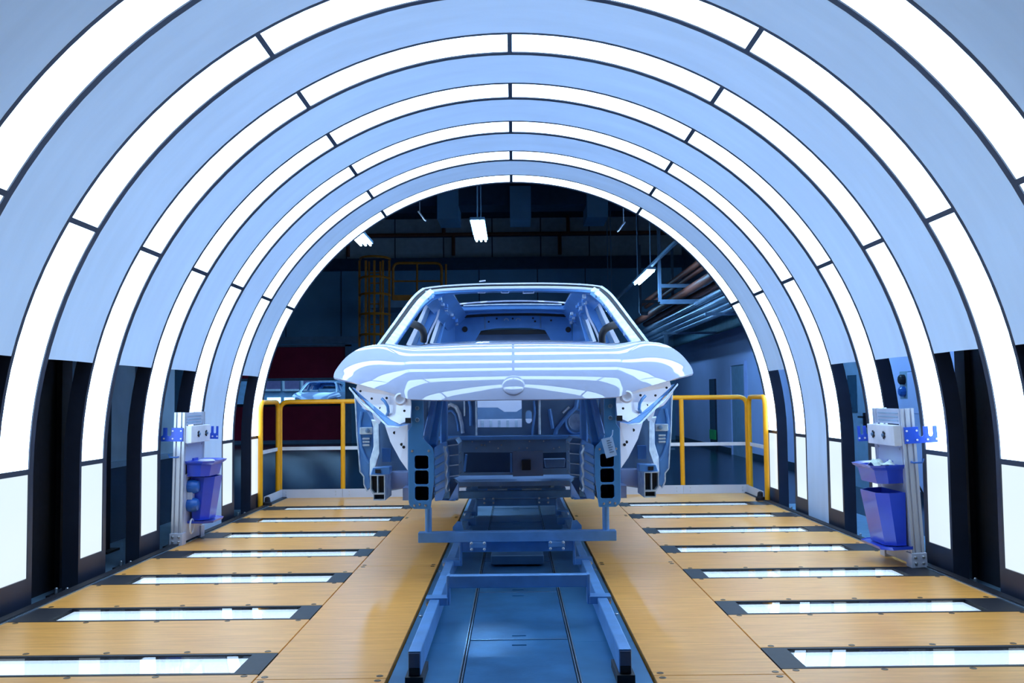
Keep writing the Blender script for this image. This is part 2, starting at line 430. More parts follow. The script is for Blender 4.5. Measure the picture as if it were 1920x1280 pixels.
def make_arch(y0):
    t = thing('light_arch', (0, y0 + W_A / 2, LEG_BOTTOM), '', 'light arch', 'light tunnel arches')
    fr = sweep(sec, arch_path(), y0, MB()).build('frame', FRAMEBLK, t, smooth=30)
    lam = [(R_A + 0.006, L0 + 0.001), (R_A + 0.006, L1 - 0.001), (R_A + 0.024, L1 - 0.001), (R_A + 0.024, L0 + 0.001)]
    dv = 0.32
    for i in range(6):
        arc_part(30 * i + dv, 30 * i + 30 - dv, lam, y0).build('light_panel', LAMP, t, smooth=30)
    bar = [(R_A, L0 - 0.002), (R_A, L1 + 0.002), (R_A + 0.03, L1 + 0.002), (R_A + 0.03, L0 - 0.002)]
    for i in range(7):
        arc_part(30 * i - dv, 30 * i + dv, bar, y0, 1).build('divider', FRAMEBLK, t)
    for s in (-1, 1):
        x0, x1 = sorted((s * (R_A + 0.006), s * (R_A + 0.024)))
        MB().box(x0, x1, y0 + L0 + 0.001, y0 + L1 - 0.001, 0.125, Z_C - 0.014).build('leg_light_panel', LAMPLEG, t)
        x0, x1 = sorted((s * (R_A + 0.0), s * (R_A + 0.03)))
        MB().box(x0, x1, y0 + L0 - 0.002, y0 + L1 + 0.002, LEG_BOTTOM, 0.124).build('leg_base', FRAMEBLK, t)
        for dx in (0.04, 0.10):
            MB().lathe((s * (R_A + dx), y0 - 0.045, LEG_BOTTOM), [(0.016, 0), (0.016, 0.012), (0.010, 0.013), (0.010, 0.045), (0.005, 0.05)], 8).build('anchor_bolt', BOLT, t, smooth=True)
        x0, x1 = sorted((s * (R_A + 0.01), s * (R_A + 0.14)))
        MB().box(x0, x1, y0 - 0.085, y0 + 0.02, LEG_BOTTOM, LEG_BOTTOM + 0.012).build('foot_plate', BLACK, t)
    return t
arch0 = make_arch(Y_ARCH1)
arches = {1: arch0}
for k in (2, 3, 4, 5, 6, 7):
    arches[k] = copy_tree(arch0, None, (0, (k - 1) * PITCH_D, 0))
for k, a in arches.items():
    if k == 1: a['label'] = 'nearest and largest light arch, only its shoulders show in the top corners'
    elif k == 7: a['label'] = 'seventh and farthest light arch from the camera, at the dark hall end'
    else: a['label'] = '%s light arch from the camera, white panels in black frame' % ORD[k]

# fabric canopy bays
R_F = R_A + 0.004
HEM_Z = 1.225
def bay(y0, y1, hem_l, hem_r, label):
    def start(h):
        return [(-1.0, 0.0, h - Z_C)] if h < Z_C else []
    aL = 0 if hem_l < Z_C else math.asin((hem_l - Z_C) / R_F)
    aR = 0 if hem_r < Z_C else math.asin((hem_r - Z_C) / R_F)
    pth = []
    if hem_l < Z_C: pth.append((-1.0, 0.0, hem_l - Z_C))
    N = 72
    for i in range(N + 1):
        a = (math.pi - aL) + (aR - (math.pi - aL)) * i / N
        pth.append((math.cos(a), math.sin(a), 0.0))
    if hem_r < Z_C: pth.append((1.0, 0.0, hem_r - Z_C))
    rows = []
    ny = 9
    rnd = random.Random(label)
    ph = [rnd.uniform(0, 6.28) for _ in range(4)]
    for i, (rx, rz, ez) in enumerate(pth):
        row = []
        for j in range(ny):
            f = j / (ny - 1); env = math.sin(math.pi * f)
            dr = env * (0.012 + 0.003 * math.sin(i * 0.55 + ph[0] + 2 * f) + 0.002 * math.sin(i * 1.3 + ph[1] - 3 * f))
            r = R_F + dr
            row.append((rx * r, y0 + (y1 - y0) * f, Z_C + rz * r + ez))
        rows.append(row)
    o = MB().grid(rows, 0.003).build('canopy_fabric', FABRIC, None, smooth=60)
    return tag(o, label, 'canopy', 'white canopy bays between the light arches')
for k in range(0, 7):
    y0 = Y_ARCH1 + (k - 1) * PITCH_D + W_A if k else 2.75; y1 = Y_ARCH1 + k * PITCH_D
    low = -0.06 if k == 5 else HEM_Z
    if k < 1: lab = 'white fabric canopy in the top picture corners, before the nearest light arch'
    elif k == 5: lab = 'white fabric canopy reaching down to the ledge between fifth and sixth light arches'
    else: lab = 'white fabric canopy with raised hem between %s and %s light arches' % (ORD[k], ORD[k + 1])
    bay(y0, y1, low, low, lab)

# dark backing sheets and posts behind the open lower bays
for sgn, side in ((-1, 'left'), (1, 'right')):
    for k in (0, 1, 2):
        y0 = Y_ARCH1 + (k - 1) * PITCH_D + 0.385; y1 = Y_ARCH1 + k * PITCH_D + 0.38
        x0, x1 = sorted((sgn * 2.66, sgn * 2.68))
        w = 'before the first arch leg' if k == 0 else 'between the %s and %s arch legs' % (ORD[k], ORD[k + 1])
        t = thing('backing_panel', (sgn * 2.67, (y0 + y1) / 2, -0.07), 'black sheet panel closing the %s side %s' % (side, w), 'panel', 'black backing panels')
        MB().box(x0, x1, y0, y1, -0.07, 1.42).build('sheet', BLACK, t)
        MB().box(x0 - 0.03 * (sgn > 0), x1 + 0.03 * (sgn < 0), y1 - 0.20, y1 - 0.10, -0.07, 1.42).build('stiffener', BLACK, t)
        MB().box(x0 - 0.02 * (sgn > 0), x1 + 0.02 * (sgn < 0), y0, y0 + 0.30, -0.07, 0.12).build('kick_plate', BLACK2, t)
    for k in (3, 4):
        if sgn > 0: continue
        y0 = Y_ARCH1 + k * PITCH_D - 0.30
        x0, x1 = sorted((sgn * 2.93, sgn * 2.99))
        t = thing('support_post', (sgn * 2.96, y0, -0.07), 'dark steel post behind the %s arch leg on the %s' % (ORD[k + 1], side), 'post', 'posts behind the arch legs')
        MB().box(x0, x1, y0, y0 + 0.12, -0.07, 2.0).build('upright', BLACK, t, bevel=0.004)
        MB().box(x0 - 0.05, x1 + 0.05, y0 - 0.05, y0 + 0.17, -0.07, -0.055).build('foot_plate', BLACK2, t)
        for a in (-0.035, 0.155):
            MB().lathe(((x0 + x1) / 2, y0 + a, -0.055), [(0.012, 0), (0.012, 0.03), (0.006, 0.035)], 8).build('anchor_bolt', BOLT, t)

# ------------------------------------------------------------------ yellow guard rails at the far end
Y_RAIL = 10.33
def bend(p, q, r, corner, n=6):
    pass
def rail_tube(pts, r=0.024, rad=0.09):
    """polyline with rounded corners"""
    P = [Vector(p) for p in pts]; out = [P[0]]
    for i in range(1, len(P) - 1):
        a = (P[i - 1] - P[i]).normalized(); b = (P[i + 1] - P[i]).normalized()
        s = P[i] + a * rad; e = P[i] + b * rad
        for j in range(7):
            t = j / 6; out.append(s * (1 - t) ** 2 + P[i] * 2 * t * (1 - t) + e * t * t)
    out.append(P[-1])
    return MB().tube(out, r, 10)
xl = at(525, 840, Y_RAIL).x; xr = at(1402, 840, Y_RAIL).x
t = thing('guard_rail', ((xl + xr) / 2, Y_RAIL, 0), 'long yellow guard rail across the platform end behind the car body', 'railing', 'yellow guard rails')
rail_tube([(xl, Y_RAIL, 0.0), (xl, Y_RAIL, 0.985), (xr, Y_RAIL, 0.985), (xr, Y_RAIL, 0.0)]).build('top_rail', YELLOW, t, smooth=True)
for u in (643, 1279):
    x = at(u, 840, Y_RAIL).x
    MB().tube([(x, Y_RAIL, 0.0), (x, Y_RAIL, 0.975)], 0.024, 10).build('post', YELLOW, t, smooth=True)
for a, b in ((xl, at(643, 840, Y_RAIL).x), (at(643, 840, Y_RAIL).x, at(1279, 840, Y_RAIL).x), (at(1279, 840, Y_RAIL).x, xr)):
    MB().box(a + 0.02, b - 0.02, Y_RAIL - 0.004, Y_RAIL + 0.004, 0.487, 0.522).build('middle_bar', WHITEBAR, t)
    tb = MB().box(a + 0.001, b - 0.001, Y_RAIL - 0.034, Y_RAIL - 0.028, 0.0, 0.088).build('toe_board', TOE, t)
    for xx in (a + 0.07, b - 0.07):
        for zz in (0.028, 0.062):
            MB().lathe((xx, Y_RAIL - 0.036, zz), [(0.007, 0), (0.007, 0.003), (0.003, 0.004)], 8, 'y').build('bolt', BOLT, tb)
for sgn, side, u0, x1_ in ((-1, 'left', 488, xl), (1, 'right', 1438, xr)):
    yn = 9.52; xn = at(u0, 900, yn).x; xf = x1_ + sgn * -0.0 
    yf = Y_RAIL - 0.10
    t = thing('guard_rail', ((xn + xf) / 2, (yn + yf) / 2, 0), 'short yellow guard rail return on the %s next to the farthest arch leg' % side, 'railing', 'yellow guard rails')
    xf = xn + (xf - xn) * 0.9
    rail_tube([(xn, yn, -0.02), (xn, yn, 0.985), (xf, yf, 0.985), (xf, yf, 0.0)], rad=0.10).build('rail_loop', YELLOW, t, smooth=True)
    MB().beam((xn, yn + 0.02, 0.505), (xf, yf - 0.02, 0.505), 0.008, 0.035).build('middle_bar', WHITEBAR, t)
    tb = MB().beam((xn - sgn * 0.03, yn + 0.03, 0.044), (xf - sgn * 0.03, yf + 0.06, 0.044), 0.006, 0.088).build('toe_board', TOE, t)
    MB().lathe((xn - sgn * 0.055, yn + 0.05, 0.0), [(0.045, 0), (0.045, 0.03), (0.03, 0.04), (0.025, 0.075), (0.012, 0.085)], 10).build('clamp_knob', BLACK, t, smooth=True)

# ------------------------------------------------------------------ car body
CY = 5.40                         # distance of the front rail plates
DY = CY - 5.15
car = thing('car_body', (0, 7.2, 0.38), 'pearl white unfinished car body shell on blue skid in the light tunnel', 'car body')
def bspline(P, n):
    """clamped cubic b-spline through control list P -> n samples"""
    k = 3; m_ = len(P)
    kn = [0] * (k + 1) + [i for i in range(1, m_ - k)] + [m_ - k] * (k + 1)
    def ev(t):
        s = min(max(int(t) + k, k), m_ - 1)
        d = [P[s - k + j].copy() for j in range(k + 1)]
        for r in range(1, k + 1):
            for j in range(k, r - 1, -1):
                i = s - k + j; den = kn[i + k - r + 1] - kn[i]
                a = 0 if den == 0 else (t - kn[i]) / den
                d[j] = d[j - 1] * (1 - a) + d[j] * a
        return d[k]
    T = m_ - k
    return [ev(min(T * i / (n - 1), T - 1e-9)) for i in range(n)]
HOOD = [ # rows: lower lip to cowl; columns: centre to fender tip; (du, v, Y)
 [(0, 749, 5.02), (70, 750, 5.02), (150, 750, 5.06), (200, 748, 5.10), (236, 734, 5.22), (294, 719, 5.40), (337, 707, 5.60)],
 [(0, 738, 4.995), (70, 739, 5.0), (150, 739, 5.04), (205, 734, 5.09), (245, 722, 5.21), (298, 711, 5.40), (337, 703, 5.61)],
 [(0, 718, 4.99), (70, 719, 5.0), (150, 719, 5.04), (208, 715, 5.10), (250, 707, 5.22), (299, 699, 5.42), (334, 695, 5.63)],
 [(0, 697, 5.05), (70, 698, 5.06), (150, 698, 5.10), (208, 696, 5.16), (250, 691, 5.28), (295, 684, 5.47), (326, 683, 5.67)],
 [(0, 677, 5.20), (70, 678, 5.21), (150, 679, 5.25), (204, 679, 5.30), (245, 676, 5.41), (284, 669, 5.58), (313, 668, 5.75)],
 [(0, 659, 5.46), (70, 660, 5.47), (150, 662, 5.50), (196, 663, 5.54), (232, 661, 5.62), (266, 653, 5.76), (292, 654, 5.88)],
 [(0, 646, 5.75), (70, 647, 5.76), (150, 651, 5.78), (190, 652, 5.81), (222, 650, 5.86), (250, 643, 5.95), (272, 647, 6.02)],
 [(0, 639, 6.02), (70, 640, 6.02), (150, 645, 6.03), (186, 648, 6.05), (214, 647, 6.08), (240, 642, 6.13), (260, 647, 6.16)],
 [(0, 637, 6.22), (70, 638, 6.22), (150, 643, 6.22), (182, 647, 6.23), (208, 647, 6.25), (232, 644, 6.28), (254, 650, 6.28)],
]
HOOD_V = [(749, 5.02), (740, 5.027), (731, 5.037), (719, 5.053), (708, 5.074), (692, 5.116), (676, 5.188), (660, 5.306), (648, 5.43), (640.5, 5.56), (638, 5.72), (637.2, 5.95), (637, 6.2)]
for r in HOOD:
    a, b = r[2], r[3]
    r.insert(3, tuple(a[i] + (b[i] - a[i]) * 0.78 for i in range(3)))
def _hood_rows():
    wk = [(749 - r[0][1]) / 112.0 for r in HOOD]; out = []
    for n_, (v, Y) in enumerate(HOOD_V):
        w_ = (749 - v) / 112.0
        i = max(k for k in range(len(wk) - 1) if wk[k] <= w_ + 1e-9); f_ = min(1.0, (w_ - wk[i]) / (wk[i + 1] - wk[i]))
        row = []
        for c in range(8):
            a, b = HOOD[i][c], HOOD[i + 1][c]; a0, b0 = HOOD[i][0], HOOD[i + 1][0]
            du = a[0] + (b[0] - a[0]) * f_
            vv = v + (a[1] - a0[1]) + ((b[1] - b0[1]) - (a[1] - a0[1])) * f_
            oy = (a[2] - a0[2]) + ((b[2] - b0[2]) - (a[2] - a0[2])) * f_
            row.append((du, vv, Y + oy * (1.0 if n_ < 9 else 1.0)))
        out.append(row)
    return out
def full(row):
    r = [W(du, v, Y + DY) for du, v, Y in row]
    return [Vector((-p.x, p.y, p.z)) for p in reversed(r[1:])] + r
ctrl = [full(r) for r in _hood_rows()]
rowsu = [bspline(r, 97) for r in ctrl]
cols = [[rowsu[i][j] for i in range(len(rowsu))] for j in range(97)]
cols = [bspline(c, 56) for c in cols]
hood_rows = [[cols[j][i] for j in range(97)] for i in range(56)]
hood = MB().grid(hood_rows, -0.012).build('hood', PAINT, car, smooth=50)
hood['label'] = 'glossy pearl white hood'
# badge recess on the nose
bc = hood_rows[16][48]
bd = W(2, 722, 4.985 + DY)
dome = MB()
rr = []
for i in range(9):
    a = i / 8 * math.pi / 2
    rr.append((0.060 * math.cos(a) + 0.0005, -0.008 * math.sin(a)))
dome.lathe((0, 0, 0), rr, 28, 'y')
bd_n = Vector((0, -1, 0.62)).normalized()
rot = Vector((0, -1, 0)).rotation_difference(bd_n).to_matrix()
# find hood point closest to the badge row
best = min((p for r in hood_rows for p in r), key=lambda p: abs(p.x - bd.x) * 3 + abs(p.z - bd.z))
dome.v = [rot @ p + best + bd_n * -0.001 for p in dome.v]
dome.build('badge_boss', PAINT, hood, smooth=60)

def cpoly(name, pts, material, Y, th=0.02, both=True, holes=(), off=None, parent=None, sub=None, bevel=0.0):
    """sheet part outlined in (du, v[, Y]); built on both sides"""
    res = []
    for s in ((-1, 1) if both else (both_side,)):
        P = [W(p[0], p[1], (p[2] if len(p) > 2 else Y) + DY) for p in pts]
        H = [[W(p[0], p[1], (p[2] if len(p) > 2 else Y) + DY) for p in h] for h in holes]
        mb = MB().poly(P, off or (0, th, 0), H)
        if s < 0: mb.mirror()
        res.append(mb.build(name, material, parent or car, bevel=bevel))
    return res
def hole_dots(parents, pts, Y, r=0.006):
    for s, par in zip((-1, 1), parents):
        for p in pts:
            du, v = p[:2]; y = (p[2] if len(p) > 2 else Y) + DY
            c = W(du, v, y); c.x *= s
            MB().lathe(c + Vector((0, -0.001, 0)), [(r, 0), (r, 0.002)], 8, 'y').build('bolt_hole', RUBBER, par)

# front rail end plates with three cells each
plate_pts = [(192, 746), (170, 746), (169, 790), (171, 822), (160, 833), (153, 840), (151, 850), (151, 900), (158, 954), (190, 954), (197, 948), (199, 940), (199, 808), (192, 798)]
def rrect(d0, d1, v0, v1, c=3):
    return [(d0 + c, v0), (d1 - c, v0), (d1, v0 + c), (d1, v1 - c), (d1 - c, v1), (d0 + c, v1), (d0, v1 - c), (d0, v0 + c)]
cells = [rrect(161, 187, 854, 879), rrect(161, 187, 882, 908), rrect(161, 187, 912, 938)]
pls = cpoly('rail_end_plate', plate_pts, PLATEB, 5.15, 0.022, holes=cells, bevel=0.003)
for s, par in zip((-1, 1), pls):
    par['label'] = 'blue end plate with three square cells'
    for du, v, r in ((181, 765, .012), (181, 787, .012)):
        c = W(du, v, 5.15 + DY); c.x *= s
        MB().lathe(c, [(r, 0.002), (r, -0.006), (r * .75, -0.008), (r * .7, -0.003), (r * 0.3, -0.003)], 14, 'y').build('grommet', ECOATD, par, smooth=True)
    for du, v in ((191, 845), (160, 845), (188, 947), (178, 945), (167, 947)):
        c = W(du, v, 5.15 + DY); c.x *= s
        MB().lathe(c, [(0.007, 0.002), (0.007, -0.004), (0.003, -0.005)], 8, 'y').build('bolt', BOLT, par)
    # frame members behind the plate: side, middle webs, back
    Y0, Y1 = 5.172 + DY, 5.60 + DY
    def q(du, v, y=5.17): p = W(du, v, y + DY); return (p.x * s, p.z)
    xi, zt = q(159, 846); xo, zb = q(191, 944)
    mb = MB(); xa, xb = sorted((xi, xo))
    mb.box(xa, xa + 0.006, Y0, Y1, zb, zt).box(xb - 0.006, xb, Y0, Y1, zb, zt).box(xa, xb, Y0, Y1, zb, zb + 0.006).box(xa, xb, Y0, Y1, zt - 0.006, zt).box(xa, xb, Y1, Y1 + 0.006, zb, zt)
    mb.build('front_rail', ECOATD, car)
    for v in (880.5, 910):
        z = q(170, v)[1]
        MB().box(xa + 0.006, xb - 0.006, Y0, Y1 - 0.02, z - 0.002, z + 0.002).build('cell_web', ECOATD, par)

# white inner fender aprons
ap = cpoly('fender_apron', [(292, 717, 5.42), (236, 732, 5.22), (193, 748, 5.12), (192, 760, 5.13), (194, 786, 5.13), (214, 795, 5.18), (230, 787, 5.24), (265, 758, 5.40), (296, 731, 5.50)], WHITEIN, 5.2, 0.012)
hole_dots(ap, [(287, 733, 5.44), (238, 746, 5.24), (250, 765, 5.34), (205, 770, 5.14), (266, 747, 5.37)], 5.2, 0.007)
for s, par in zip((-1, 1), ap):
    pts = [W(du, v, y + DY) for du, v, y in ((247, 747, 5.27), (241, 753, 5.26), (236, 762, 5.25), (235, 772, 5.25), (238, 778, 5.27))]
    MB().tube([(p.x * s, p.y - 0.002, p.z) for p in pts], 0.009, 8).build('stamped_groove', ECOAT, par, smooth=True)
    c = W(212, 748, 5.15 + DY); c.x *= s
    MB().lathe(c, [(0.036, 0.006), (0.034, -0.006), (0.026, -0.012), (0.020, -0.006), (0.008, -0.004)], 18, 'y').build('strut_boss', WHITEIN, par, smooth=True)
    c = W(198, 788, 5.12 + DY); c.x *= s
    MB().box(c.x - 0.014, c.x + 0.014, c.y - 0.02, c.y + 0.02, c.z - 0.014, c.z + 0.014).build('latch_block', RUBBER, par)
fl = cpoly('apron_flange', [(303, 726, 5.55), (290, 731, 5.5), (262, 757, 5.42), (232, 786, 5.26), (216, 795, 5.2), (196, 795, 5.14), (214, 799, 5.17), (236, 797, 5.25), (262, 770, 5.41), (288, 745, 5.52)], ECOAT, 5.3, 0.05, bevel=0.003)
cpoly('flange_edge', [(308, 725, 5.56), (290, 745, 5.50), (262, 771, 5.40), (236, 798, 5.23), (214, 800, 5.16), (214, 802, 5.16), (238, 800, 5.23), (265, 774, 5.40), (292, 749, 5.51), (309, 728, 5.56)], SHINY, 5.3, 0.012)
fo = cpoly('fender_bracket', [(307, 727, 5.58), (296, 742, 5.56), (268, 764, 5.52), (247, 786, 5.48), (253, 795, 5.48), (262, 786, 5.5), (266, 772, 5.54), (281, 766, 5.57), (293, 752, 5.6)], WHITEIN, 5.5, 0.015)
hole_dots(fo, [(296, 738, 5.56), (288, 748, 5.57), (279, 756, 5.55)], 5.5, 0.006)
# white wheelhouse panel and strut
wp = cpoly('wheelhouse_panel', [(249, 774, 5.52), (222, 794, 5.42), (199, 796, 5.32), (200, 882, 5.32), (214, 862, 5.36), (232, 828, 5.44), (240, 803, 5.48)], WHITEIN, 5.4, 0.012)
hole_dots(wp, [(224, 811, 5.41), (211, 833, 5.35), (207, 838, 5.33)], 5.4, 0.009)
st = cpoly('hinge_strut', [(268, 786, 5.78), (254, 788, 5.74), (253, 850, 5.74), (262, 878, 5.76), (272, 893, 5.8), (271, 862, 5.8), (264, 838, 5.78), (264, 800, 5.78)], SHINY, 5.8, 0.06, bevel=0.006)
# hinge pillar (blue) with hinges
hp = cpoly('hinge_pillar', [(296, 742, 6.0), (286, 764, 6.0), (275, 772, 6.0), (266, 790, 6.0), (264, 835, 6.0), (269, 862, 6.0), (273, 893, 6.0), (269, 912, 6.0), (276, 920, 6.0), (281, 908, 6.0), (281, 893, 6.0), (288, 884, 6.0), (293, 815, 6.0)], ECOAT, 6.0, 0.16, bevel=0.006)
for s, par in zip((-1, 1), hp):
    par['label'] = 'blue door hinge pillar'
    e = [W(du, v, 6.0 + DY) for du, v in ((297, 742), (295, 780), (294, 815), (291, 850), (289, 884), (282, 893), (282, 908), (276, 921))]
    MB().tube([(p.x * s, p.y - 0.004, p.z) for p in e], 0.005, 6).build('edge_flange', SHINY, par, smooth=True)
    e = [W(du, v, 6.0 + DY) for du, v in ((284, 772), (288, 790), (289, 815), (286, 838), (279, 858), (272, 868))]
    MB().tube([(p.x * s, p.y - 0.004, p.z) for p in e], 0.010, 6).build('stamped_bead', ECOAT, par, smooth=True)
    c = W(276, 807, 5.99 + DY); c.x *= s
    h = MB().box(c.x - 0.04, c.x + 0.04, c.y - 0.03, c.y + 0.01, c.z - 0.022, c.z + 0.022).build('hinge', SHINY, par, bevel=0.004)
    MB().lathe(c + Vector((-0.01 * s, -0.031, 0)), [(0.014, 0.002), (0.014, -0.008), (0.006, -0.010)], 10, 'y').build('hinge_bolt', ECOATD, h)
    for v in (822, 828, 834):
        c = W(277, v, 5.99 + DY); c.x *= s
        MB().box(c.x - 0.022, c.x + 0.022, c.y - 0.014, c.y + 0.01, c.z - 0.006, c.z + 0.006).build('check_strap', SHINY, par, bevel=0.002)
# grey wheelhouse sheets behind
cpoly('wheelhouse_back', [(256, 786), (236, 800), (199, 860), (199, 938), (210, 938), (210, 916), (232, 920), (234, 884), (256, 880)], ECOATD, 5.9, 0.02)
for a in (cpoly('wheelhouse_box', [(248, 840), (232, 840), (232, 866), (248, 866)], ECOAT, 5.84, 0.04, bevel=0.003)): pass
cpoly('side_member', [(232, 884), (199, 884), (199, 914), (232, 918)], mat('side_member_grey', (0.32, 0.42, 0.68), 0.4), 5.75, 0.12, bevel=0.004)
cpoly('jacking_foot', [(210, 914), (199, 914), (199, 938), (210, 938)], mat('side_member_grey', (0.32, 0.42, 0.68)), 5.6, 0.2, bevel=0.003)
# outer crash stubs with open cells
cs = cpoly('sill_end', [(271, 890), (243, 890), (243, 938), (265, 938), (265, 928), (271, 918)], SHINY, 5.45, 0.30,
      holes=[[(269, 892), (258, 892), (258, 924), (264, 924), (269, 917)], [(256, 892), (245, 892), (245, 924), (256, 924)], [(264, 927), (245, 927), (245, 936), (264, 936)]])
cpoly('sill_cell_shade', [(271, 890), (243, 890), (243, 938), (265, 938), (265, 928), (271, 918)], RUBBER, 5.50, 0.02)  # black sheet standing in for the shade inside the open cells
cpoly('sill_bracket', [(266, 877), (234, 875), (234, 889), (270, 890)], ECOAT, 5.47, 0.12, bevel=0.004)
cpoly('sill_bracket', [(261, 880), (251, 880), (251, 887), (261, 887)], RUBBER, 5.462, 0.01)

# firewall with window, port and ribs
def rect(d0, d1, v0, v1): return [(d0, v0), (d1, v0), (d1, v1), (d0, v1)]
def one(name, pts, material, Y, th=0.02, holes=(), parent=None, bevel=0.0):
    P = [W(p[0], p[1], (p[2] if len(p) > 2 else Y) + DY) for p in pts]
    H = [[W(p[0], p[1], Y + DY) for p in h] for h in holes]
    return MB().poly(P, (0, th, 0), H).build(name, material, parent or car, bevel=bevel)
def circ(du, v, r, n=16, ry=None): return [(du + r * math.cos(2 * math.pi * i / n), v + (ry or r) * math.sin(2 * math.pi * i / n)) for i in range(n)]
fw = one('firewall', [(-190, 700), (190, 700), (190, 822), (-190, 822)], ECOATD, 6.2, 0.02,
         holes=[rect(-68, 15, 742, 801), rrect(22, 34, 770, 794, 4), circ(117, 793, 14, 20, 16)])
def rib(pts, r=0.011, Y=6.19, m_=ECOAT):
    P = [W(a, b, Y + DY) for a, b in pts]
    sm = []
    for i in range(len(P) - 1):
        for j in range(4): sm.append(P[i].lerp(P[i + 1], j / 4))
    sm.append(P[-1])
    MB().tube(sm, r, 8).build('stamped_rib', m_, fw, smooth=True)
rib([(-128, 763), (-118, 758), (-108, 763), (-102, 775), (-98, 795), (-96, 812)], 0.013, m_=SHINY)
rib([(-126, 772), (-116, 770), (-109, 778), (-105, 795), (-104, 808)], 0.008)
rib([(-92, 748), (-92, 780)], 0.006, m_=SHINY); rib([(-84, 748), (-81, 765), (-81, 798)], 0.010)
rib([(-70, 748), (-70, 816)], 0.007, m_=SHINY)
rib([(48, 748), (48, 815)], 0.009, m_=SHINY); rib([(38, 752), (40, 775), (36, 800), (34, 818)], 0.008)
rib([(120, 748), (117, 766), (95, 788), (80, 806), (77, 818)], 0.014)
rib([(104, 765), (92, 776)], 0.007, m_=SHINY); rib([(67, 768), (73, 805)], 0.012)
P = [W(117 + 20 * math.cos(a), 793 + 23 * math.sin(a), 6.19 + DY) for a in [math.pi * 2 * i / 24 for i in range(24)]]
MB().tube(P, 0.009, 8, closed=True).build('port_ring', ECOAT, fw, smooth=True)
one('port_cover', circ(117, 793, 13.5, 18, 15.5), SHINY, 6.24, 0.01)
one('bulkhead_ledge', [(-140, 818, 6.1), (140, 818, 6.1), (150, 822, 6.1), (150, 826, 6.1), (-150, 826, 6.1), (-150, 822, 6.1)], ECOAT, 6.1, 0.14, bevel=0.006)
lower = one('lower_bulkhead', rect(-150, 150, 825, 892), ECOATD, 6.13, 0.02, holes=[rect(-95, -3, 848, 886), rect(54, 98, 850, 880)])
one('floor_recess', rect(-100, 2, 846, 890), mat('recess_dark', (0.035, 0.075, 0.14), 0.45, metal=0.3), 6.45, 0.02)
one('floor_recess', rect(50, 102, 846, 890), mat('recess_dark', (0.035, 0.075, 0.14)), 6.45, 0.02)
one('recess_box', [(56, 862), (96, 862), (94, 878), (58, 878)], ECOATD, 6.3, 0.1, bevel=0.004)
one('recess_flange', [(-92, 852), (-88, 852), (-92, 884), (-96, 884)], ECOAT, 6.12, 0.04); one('recess_flange', [(-8, 850), (-4, 850), (-4, 886), (-8, 886)], ECOAT, 6.12, 0.04)
one('pedal_block', rect(14, 31, 862, 882), RUBBER, 6.08, 0.06, bevel=0.004)
one('tunnel_panel', rect(-3, 54, 846, 893), mat('tunnel_grey', (0.17, 0.24, 0.38), 0.4, metal=0.3), 6.11, 0.03)
rnd = random.Random(3)
for i in range(14):
    c = W(rnd.uniform(-115, 115), rnd.choice((828, 834, 842, 840)), 6.125 + DY)
    MB().lathe(c, [(0.005, 0.002), (0.005, -0.004)], 6, 'y').build('stud', BOLT, lower)
# things seen through the firewall window: seat crossmember and white floor step
one('rear_crossmember', [(-150, 764), (-30, 764), (-18, 772), (5, 772), (18, 764), (150, 764), (150, 752), (-150, 752)], WHITEIN, 7.6, 0.05, bevel=0.01)
one('floor_step', rect(-150, 150, 787, 806), WHITEIN, 7.4, 0.05)
for i in range(9): one('step_rib', rect(-78 + i * 16, -73 + i * 16, 788, 805), SHINY, 7.38, 0.02)
one('rear_seat_panel', rect(-200, 200, 740, 900), ECOATD, 8.2, 0.03)
